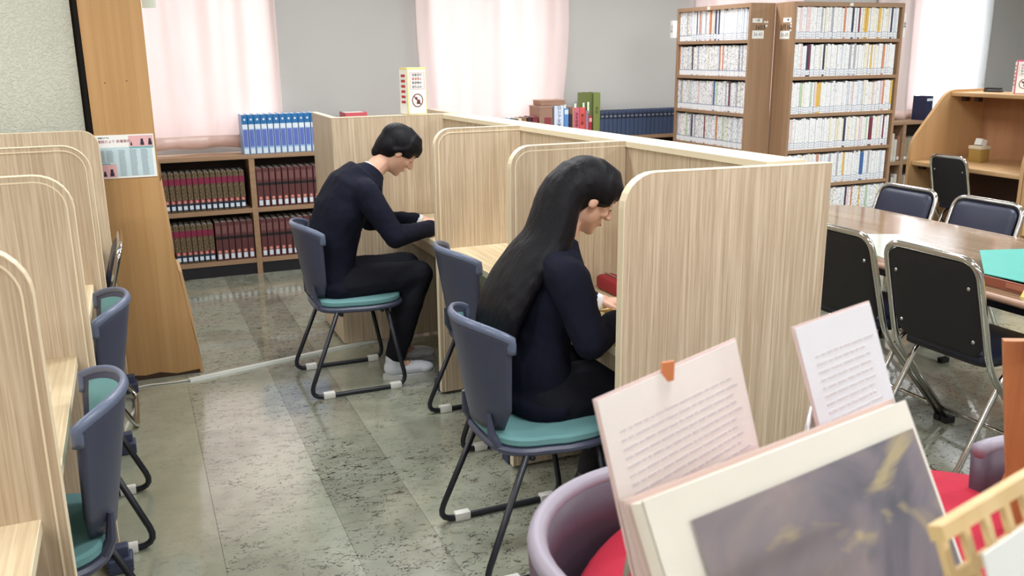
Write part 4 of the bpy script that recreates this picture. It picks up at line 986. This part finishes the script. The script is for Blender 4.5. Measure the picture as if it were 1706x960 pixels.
        sh_ = remesh(obj('shoe', bm, shoe_m if not female else mat('black_shoe', (26, 26, 30), .4), t, True), .006, 3); new.append(sh_)
        bm = bmesh.new(); o_ = [(.20+0*q, 0) for q in range(0)]
        prof = [c0+f*(.075+.135*math.cos(q*PI/12))+Vector((-f.y, f.x, 0))*.049*math.sin(q*PI/12) for q in range(24)]
        prism(bm, [(v.x, v.y) for v in prof], 'z', .0, .022); so = obj('sole', bm, sole_m if not female else mat('black_shoe', (26, 26, 30), .4), sh_); tr(so, base)
        if not female:
            bm = bmesh.new()
            for k in range(4): q = c0+f*(.045+.022*k)+Vector((0, 0, .088-.006*k)); n2 = Vector((-f.y, f.x, 0))*.024; cap(bm, q-n2, q+n2, .003, .003, 6)
            la = obj('laces', bm, paper, sh_, True); tr(la, base)
    # hair
    bm = bmesh.new()
    def hp(x, y, z): return hc + R @ Vector((x, y, z))
    ell(bm, hp(-.020, 0, .040), (.106, .088, .086), R, 26); ell(bm, hp(-.050, 0, .0), (.070, .080 if female else .082, .080), R, 24)
    ell(bm, hp(.045, 0, .062), (.050, .072, .040), R, 22)
    random.seed(5)
    for k in range(24):   # thin locks lying on the cap and ending in the fringe
        a = -1.3+2.6*k/23; c_, s_ = math.cos(a), math.sin(a); zf = .030+.014*random.random() if abs(a) < .95 else .0
        pts = [hp(-.03, .02*s_, .124), hp(-.01+.06*c_, .062*s_, .112), hp(-.012+.092*c_, .078*s_, .075), hp(-.008+.098*c_, .083*s_, .045), hp(-.002+.094*c_, .082*s_, zf)]
        tube(bm, pts, [.006, .009, .010, .009, .003], 7)
    if female:
        secs = [(hc+R @ Vector((-.055, 0, .03)), .072, .080), (hc+R @ Vector((-.085, 0, -.045)), .060, .088)] + [((J['hx'][i], Y0, J['hz'][i]), J['hd'][i], J['hw'][i]) for i in range(len(J['hx']))]
        sec2 = []
        for i in range(len(secs)-1):
            q = [secs[max(i-1, 0)], secs[i], secs[i+1], secs[min(i+2, len(secs)-1)]]
            for j in range(4):
                u_ = j/4; f = lambda a, b, c, d: .5*(2*b+(c-a)*u_+(2*a-5*b+4*c-d)*u_*u_+(3*b-a-3*c+d)*u_**3)
                P4 = [Vector(k_[0]) for k_ in q]; sec2.append((f(*P4), f(*[k_[1] for k_ in q]), f(*[k_[2] for k_ in q])))
        sec2.append(secs[-1]); secs = sec2; loft(bm, secs, 28)
        for k in range(46):
            a = 2*PI*k/46; pts = []
            for (c, rd, rw), (c2, _, _) in zip(secs, secs[1:]+[(Vector(secs[-1][0])+Vector(secs[-1][0])-Vector(secs[-2][0]), 0, 0)]):
                tt = (Vector(c2)-Vector(c)).normalized(); D = Vector((0, 1, 0)).cross(tt).normalized(); w_ = 1+random.uniform(-.03, .03)
                pts.append(Vector(c)+D*math.cos(a)*rd*w_+Vector((0, 1, 0))*math.sin(a)*rw*w_)
            pts.append(pts[-1]+(pts[-1]-pts[-2])*random.uniform(.15, .6)+Vector((.012, 0, 0)))
            sm = []
            for i in range(len(pts)-1):
                sm.append(pts[i])
            sm.append(pts[-1]); tube(bm, sm, [.009]*(len(sm)-3)+[.008, .006, .002], 6)
    else:
        for s in (-1, 1): cap(bm, hp(-.03, s*.070, -.01), hp(.008, s*.074, .03), .018, .016, 10); cap(bm, hp(.010, s*.077, .03), hp(.008, s*.078, .004), .009, .005, 8)
        cap(bm, hp(-.07, 0, -.03), hp(-.072, 0, -.065), .048, .036)
    new.append(remesh(obj('hair', bm, hair_m, t, True), .0055 if not female else .006, 4))
    for o in new: tr(o, base)
    # face parts were built in world coordinates too
    n0 = set(C.objects); face_parts(body, p, R)
    for o in C.objects:
        if o not in n0: tr(o, base)
    return t
y = 4.32
boy = dict(y=y, head=(1.215, y, 1.135), nod=.75, turn=-.12, neck=(1.075, y, 1.035),
    torso=[((.86, y, .50), .115, .165), ((.855, y, .60), .115, .165), ((.87, y, .74), .12, .175), ((.915, y, .87), .125, .20), ((.975, y, .98), .11, .205), ((1.04, y, 1.045), .075, .13)],
    arm={s: [(1.00, y+s*.19, .965), (1.115, y+s*.245, .755), (1.345, y+s*.10, .762)] for s in (-1, 1)},
    hdir={s: (1, -s*.45, -.05) for s in (-1, 1)},
    leg={s: [(.90, y+s*.09, .515), (1.265, y+s*.11, .53), (1.16+.04*s, y+s*.10, .085), (1.27+.04*s, y+s*.11, .04)] for s in (-1, 1)})
person('short-haired student in navy blazer and white sneakers, bent over the desk', (.95, y, 0), boy, False)
y = 2.56
girl = dict(y=y, head=(1.345, y, 1.145), nod=.55, turn=-.10, neck=(1.245, y, 1.005),
    torso=[((1.16, y, .50), .12, .17), ((1.155, y, .60), .11, .158), ((1.165, y, .72), .10, .15), ((1.185, y, .84), .095, .17), ((1.215, y, .93), .085, .178), ((1.25, y, .995), .06, .11)],
    arm={s: [(1.195, y+s*.17, .925), (1.24, y+s*.23, .735), (1.44, y+s*.10, .758)] for s in (-1, 1)},
    hdir={s: (1, -s*.35, -.05) for s in (-1, 1)},
    leg={s: [(1.17, y+s*.085, .515), (1.52, y+s*.09, .53), (1.40, y+s*.09, .085), (1.50, y+s*.10, .04)] for s in (-1, 1)},
hx=(1.20, 1.125, 1.065, 1.025, 1.015, 1.03), hz=(1.02, .945, .865, .78, .70, .645), hd=(.065, .056, .048, .040, .030, .016), hw=(.105, .125, .135, .132, .118, .09))
person('student with very long black hair and navy blazer, writing at the desk', (1.14, y, 0), girl, True)
# desk things
bm = bmesh.new(); box(bm, (1.36, 4.16, .7205), (1.60, 4.48, .7225)); o = obj('worksheet', bm, paper); tag(o, 'white worksheet under the hands of the boy', 'paper')
t = thing('open_book', 'cream open book leaning at the back of the desk of the boy', 'book', (1.64, 4.3, .7206)); M = Matrix.Rotation(-.25, 4, 'Y')
for s in (-1, 1):
    bm = bmesh.new(); box(bm, (-.10, min(0, s*.15), 0), (-.088, max(0, s*.15), .21), M=Matrix.Translation((.09, 0, .025)) @ Matrix.Rotation(.22, 4, 'Y')); obj('page_block', bm, cream, t)
bm = bmesh.new(); box(bm, (-.09, -.14, 0), (.02, .14, .012)); obj('book_rest', bm, cream, t)
bm = bmesh.new(); box(bm, (1.44, 2.44, .7205), (1.66, 2.80, .7235)); o = obj('notebook', bm, mat('pale_yellow_page', (238, 226, 170), .7)); tag(o, 'pale yellow notebook open under the hands of the girl', 'notebook')
t = thing('pencil_case', 'small red pencil case at the back of the desk of the girl', 'pencil case', (1.63, 2.87, .7206)); bm = bmesh.new(); box(bm, (-.04, -.09, 0), (.04, .09, .055), .016); smooth_angle(obj('pouch', bm, mat('red_pouch', (160, 36, 50), .6), t)); bm = bmesh.new(); tube(bm, [(-.0, -.085, .057), (0, .085, .057)], .003, 6); obj('zip', bm, rivet_m, t)
t = thing('mobile_phone', 'dark phone lying on the desk in front of the girl', 'phone', (1.60, 2.50, .7237)); bxo('phone_body', (-.035, -.07, 0), (.035, .07, .009), mat('phone_black', (20, 20, 26), .2), t, .002); bxo('screen', (-.032, -.066, .009), (.032, .066, .0096), mat('phone_glass', (12, 12, 18), .08), t)
t = thing('blue_bag', 'small blue cloth bag on the floor under the desk of the girl', 'bag', (1.47, 2.66, 0)); bm = bmesh.new(); box(bm, (-.03, -.11, 0), (.10, .11, .2), .03); smooth_angle(obj('bag_body', bm, mat('blue_cloth', (72, 96, 140), .8), t)); bm = bmesh.new(); tube(bm, fillet([(.03, -.06, .19), (.03, -.06, .27), (.03, .06, .27), (.03, .06, .19)], .03, 4), .006, 6); obj('bag_handle', bm, mat('blue_cloth', (72, 96, 140), .8), t, True)

# ------------------------------------------------------------------ foreground display table
TC = Vector((1.12, .80, 0)); TR_ = .65
t = thing('display_table', 'round display table under a crimson cloth, in the foreground', 'table', (TC.x, TC.y, 0))
bm = bmesh.new(); tube(bm, [(0, 0, .69), (0, 0, .71)], TR_-.01, 48); obj('table_top', bm, oak_plain, t)
bm = bmesh.new(); tube(bm, [(0, 0, .03), (0, 0, .69)], .035, 16); obj('pedestal', bm, chrome, t, True); bm = bmesh.new(); tube(bm, [(0, 0, 0), (0, 0, .03)], [.28, .26], 32); obj('base_disc', bm, black_paint, t)
bm = bmesh.new(); n = 96; rings = []
for z, k_ in ((.713, 0), (.715, .9), (.714, .985), (.705, 1.0), (.66, 1.01), (.58, 1.015), (.50, 1.02)):
    wv = max(0, (.7-z))*.14
    rings.append([bm.verts.new((TR_*(k_+wv*math.sin(q*2*PI/n*14))*math.cos(2*PI*q/n), TR_*(k_+wv*math.sin(q*2*PI/n*14))*math.sin(2*PI*q/n), z)) for q in range(n)] if k_ else [bm.verts.new((0, 0, z))])
for q in range(n): bm.faces.new((rings[0][0], rings[1][q], rings[1][(q+1) % n]))
for A, Bq in zip(rings[1:], rings[2:]):
    for j in range(n): bm.faces.new((A[j], A[(j+1) % n], Bq[(j+1) % n], Bq[j]))
o = obj('tablecloth', bm, red_cloth, None, True); o.location = TC; tag(o, 'crimson round cloth draped over the display table', 'tablecloth')
# barrel chairs around it
def barrel(loc, rotz, label):
    t = thing('barrel_chair', label, 'chair', loc, rotz, 'plum barrel chairs')
    def arc(r, z, n=18, w_=1.15): return [Vector((r*math.sin(-w_+2*w_*i/n), -r*math.cos(-w_+2*w_*i/n)+.02, z)) for i in range(n+1)]
    bm = bmesh.new(); rows = [arc(.255+.02*j/5, .44+.36*j/5) for j in range(6)]
    V = [[bm.verts.new(p) for p in r] for r in rows]
    for A, Bq in zip(V, V[1:]):
        for j in range(len(A)-1): bm.faces.new((A[j], A[j+1], Bq[j+1], Bq[j]))
    o = obj('backrest', bm, plum_m, t, True); md = o.modifiers.new('t', 'SOLIDIFY'); md.thickness = .035; md.offset = 0
    bm = bmesh.new(); tube(bm, arc(.276, .803), .0175, 10); obj('back_rim', bm, mat('grey_lilac_rim', (150, 142, 156), .45), t, True)
    bm = bmesh.new(); tube(bm, [(0, 0, .40), (0, 0, .415), (0, 0, .455), (0, 0, .47)], [.23, .245, .245, .225], 32); obj('seat', bm, plum_m, t, True)
    for x in (-1, 1):
        for y_ in (-1, 1): bm = bmesh.new(); tube(bm, [(x*.15, y_*.15, .40), (x*.21, y_*.21, 0)], [.014, .011], 10); obj('leg', bm, chrome, t, True)
barrel((.80, 1.14, 0), math.radians(-137), 'plum vinyl barrel chair with pale rim at the left of the crimson table')
barrel((1.60, .93, 0), math.radians(125), 'plum vinyl barrel chair with pale rim behind the crimson table, at the right edge')
# display pieces
def leaning(name, label, cat, tl, deg, lean, w_, h_, build, zt=.7155):
    """board whose top left corner is tl, turned deg about z and leaning back."""
    a, b = math.radians(deg), math.radians(lean); e = Vector((math.cos(a), math.sin(a), 0)); n = Vector((-math.sin(a), math.cos(a), 0))
    up = n*math.sin(b)+Vector((0, 0, 1))*math.cos(b); tl = Vector(tl); base = Vector((tl.x, tl.y, zt)); bl = tl-up*h_
    t = thing(name, label, cat, base); M = plane_M(bl-base, e, up)
    build(t, M, w_, h_)
    nz = e.cross(up)  # faces the viewer
    bm = bmesh.new(); r = .005
    for f in (.25, .75):
        q = bl-base+e*w_*f; top = q+up*h_*.7-nz*.012; bot = Vector((q.x, q.y, 0)); back = Vector((top.x, top.y, 0))+n*.06
        tube(bm, [top, back+Vector((0, 0, r))], r, 8); tube(bm, [back+Vector((0, 0, r)), bot+Vector((0, 0, r))+n*.0], r, 8); tube(bm, [bot+Vector((0, 0, r)), q+Vector((0, 0, -.004)), q+nz*.03-Vector((0, 0, .004))], r, 8)
    obj('wire_stand', bm, brown_wood if name == 'art_book' else rivet_m, t, True)
    return t
def lbox(bm, M, x0, x1, y0, y1, z0, z1, mi=0): box(bm, (x0, y0, z0), (x1, y1, z1), mi=mi, M=M)
def b_art(t, M, w_, h_):
    bm = bmesh.new(); lbox(bm, M, -.018, w_+.008, -.005, h_+.004, -.028, -.025); lbox(bm, M, -.018, w_+.008, -.005, h_+.004, -.0255, -.022); obj('cover', bm, mat('rose_grey_cover', (206, 180, 172), .6), t)
    bm = bmesh.new(); lbox(bm, M, -.012, w_, 0, h_-.002, -.022, -.003); obj('page_block', bm, mat('page_edges', (236, 226, 212), .7), t)
    bm = bmesh.new(); n = 10
    top = [(0, -.002), (w_, -.002)]
    pts = []
    for i in range(n+1):
        x = -.012+(w_+.012)*i/n; z = .0 + .004*math.sin(PI*min(1, i/n*1.0))
        pts.append((x, z))
    for (xa, za), (xb, zb) in zip(pts, pts[1:]):
        vs = [bm.verts.new(M @ Vector(q)) for q in ((xa, 0, za-.003), (xb, 0, zb-.003), (xb, h_, zb-.003), (xa, h_, za-.003), (xa, 0, za), (xb, 0, zb), (xb, h_, zb), (xa, h_, za))]
        for q in ((0, 3, 2, 1), (4, 5, 6, 7), (0, 1, 5, 4), (3, 7, 6, 2)): bm.faces.new([vs[i] for i in q])
    obj('page', bm, mat('art_page', (246, 240, 228), .45), t)
    bm = bmesh.new(); k = 12; x0, x1, y1 = .036, w_-.012, h_-.034
    rows = [[bm.verts.new(M @ Vector((x0+(x1-x0)*i/k, y, .0046+.004*math.sin(PI*(x0+(x1-x0)*i/k)/w_)))) for i in range(k+1)] for y in (.01, y1)]
    for i in range(k): bm.faces.new((rows[0][i], rows[0][i+1], rows[1][i+1], rows[1][i]))
    o = obj('printed_picture', bm, art_m, t)
leaning('art_book', 'large open art book showing a grey abstract picture, in the foreground', 'book', (.437, .689, 1.174), 12, 28, .433, .40, b_art)
def b_sheet(lines, colr):
    def f(t, M, w_, h_):
        bm = bmesh.new(); lbox(bm, M, 0, w_, 0, h_, -.003, 0); obj('board', bm, mat('pale_pink_board', (226, 200, 196), .6), t)
        bm = bmesh.new(); lbox(bm, M, .003, w_-.002, .0, h_-.003, 0, .0012); obj('sheet', bm, mat('sheet_'+colr[0], colr[1], .55), t)
        bm = bmesh.new(); random.seed(4); y_ = h_-.05
        while y_ > .03:
            x = .03
            while x < w_-.04:
                l = random.uniform(.006, .03); lbox(bm, M, x, x+l, y_, y_+.0032, .0012, .0016); x += l+.004
            y_ -= .011
        tag(obj('text_lines', bm, mat('faint_text', (218, 212, 214), .7), t), kind='stuff')
    return f
leaning('description_sheet', 'white printed sheet standing behind the left of the art book', 'sheet', (.463, .859, 1.211), 23, 17, .312, .36, b_sheet('作品解説', ('ivory', (246, 240, 234))))
leaning('description_sheet', 'small white printed sheet standing behind the right of the art book', 'sheet', (.784, .906, 1.244), 17, 21, .195, .26, b_sheet('画家', ('bluish', (240, 240, 246))))
o = bxo('sticky_note', (.585, .908, 1.196), (.603, .911, 1.222), mat('orange_note', (224, 140, 88), .6), None); tag(o, 'tiny orange sticky note on top of the left printed sheet', 'sticky note')
# pale wooden rack, cards and brown easel at the right
def b_rack(t, M, w_, h_):
    bm = bmesh.new(); lbox(bm, M, 0, w_, h_-.012, h_, -.006, .006); obj('top_rail', bm, pale_wood, t)
    bm = bmesh.new(); lbox(bm, M, 0, w_, .0, .02, -.008, .008); obj('bottom_rail', bm, pale_wood, t)
    bm = bmesh.new(); lbox(bm, M, 0.0, w_, h_-.046, h_-.037, -.003, .003)
    obj('middle_rail', bm, pale_wood, t)
    for i in range(8):
        x = (w_-.009)*i/7; bm = bmesh.new(); lbox(bm, M, x, x+.009, .02, h_-.012, -.0025, .0025); obj('upright', bm, pale_wood, t)
leaning('wooden_rack', 'small pale wooden lattice rack at the lower right of the crimson table', 'rack', (0.521, 0.433, 1.256), 14, 22, .23, .2, b_rack)
def b_card(t, M, w_, h_):
    bm = bmesh.new(); lbox(bm, M, 0, w_, 0, h_, -.002, 0); obj('card', bm, paper, t)
    bm = bmesh.new(); lbox(bm, M, w_*.2, w_*.5, h_*.3, h_*.7, 0, .0006); lbox(bm, M, w_*.6, w_*.85, h_*.2, h_*.5, 0, .0006); obj('pale_blue_print', bm, pale_b, t)
leaning('picture_card', 'small white card with pale blue print in front of the lattice rack', 'card', (0.496, 0.371, 1.273), 14, 20, .11, .14, b_card)
t = thing('wooden_easel', 'orange-brown wooden easel standing on the crimson table at the right edge', 'easel', (1.472, 1.07, .7155))
for a, b in (((-.01, -.03, 0), (.0, .03, .36)), ((.20, -.16, 0), (.17, -.10, .36))):
    bm = bmesh.new(); tube(bm, [a, b], [.017, .027], 4); obj('leg', bm, brown_wood, t)
bm = bmesh.new(); tube(bm, [(.06, .06, 0), (.07, -.02, .35)], .013, 4); obj('rear_leg', bm, brown_wood, t)
bxo('tray', (.0, -.09, .1), (.18, -.07, .12), brown_wood, t); bxo('slate_clip', (-.02, -.06, .365), (.18, -.02, .385), mat('slate_clip', (108, 114, 140), .5), t)
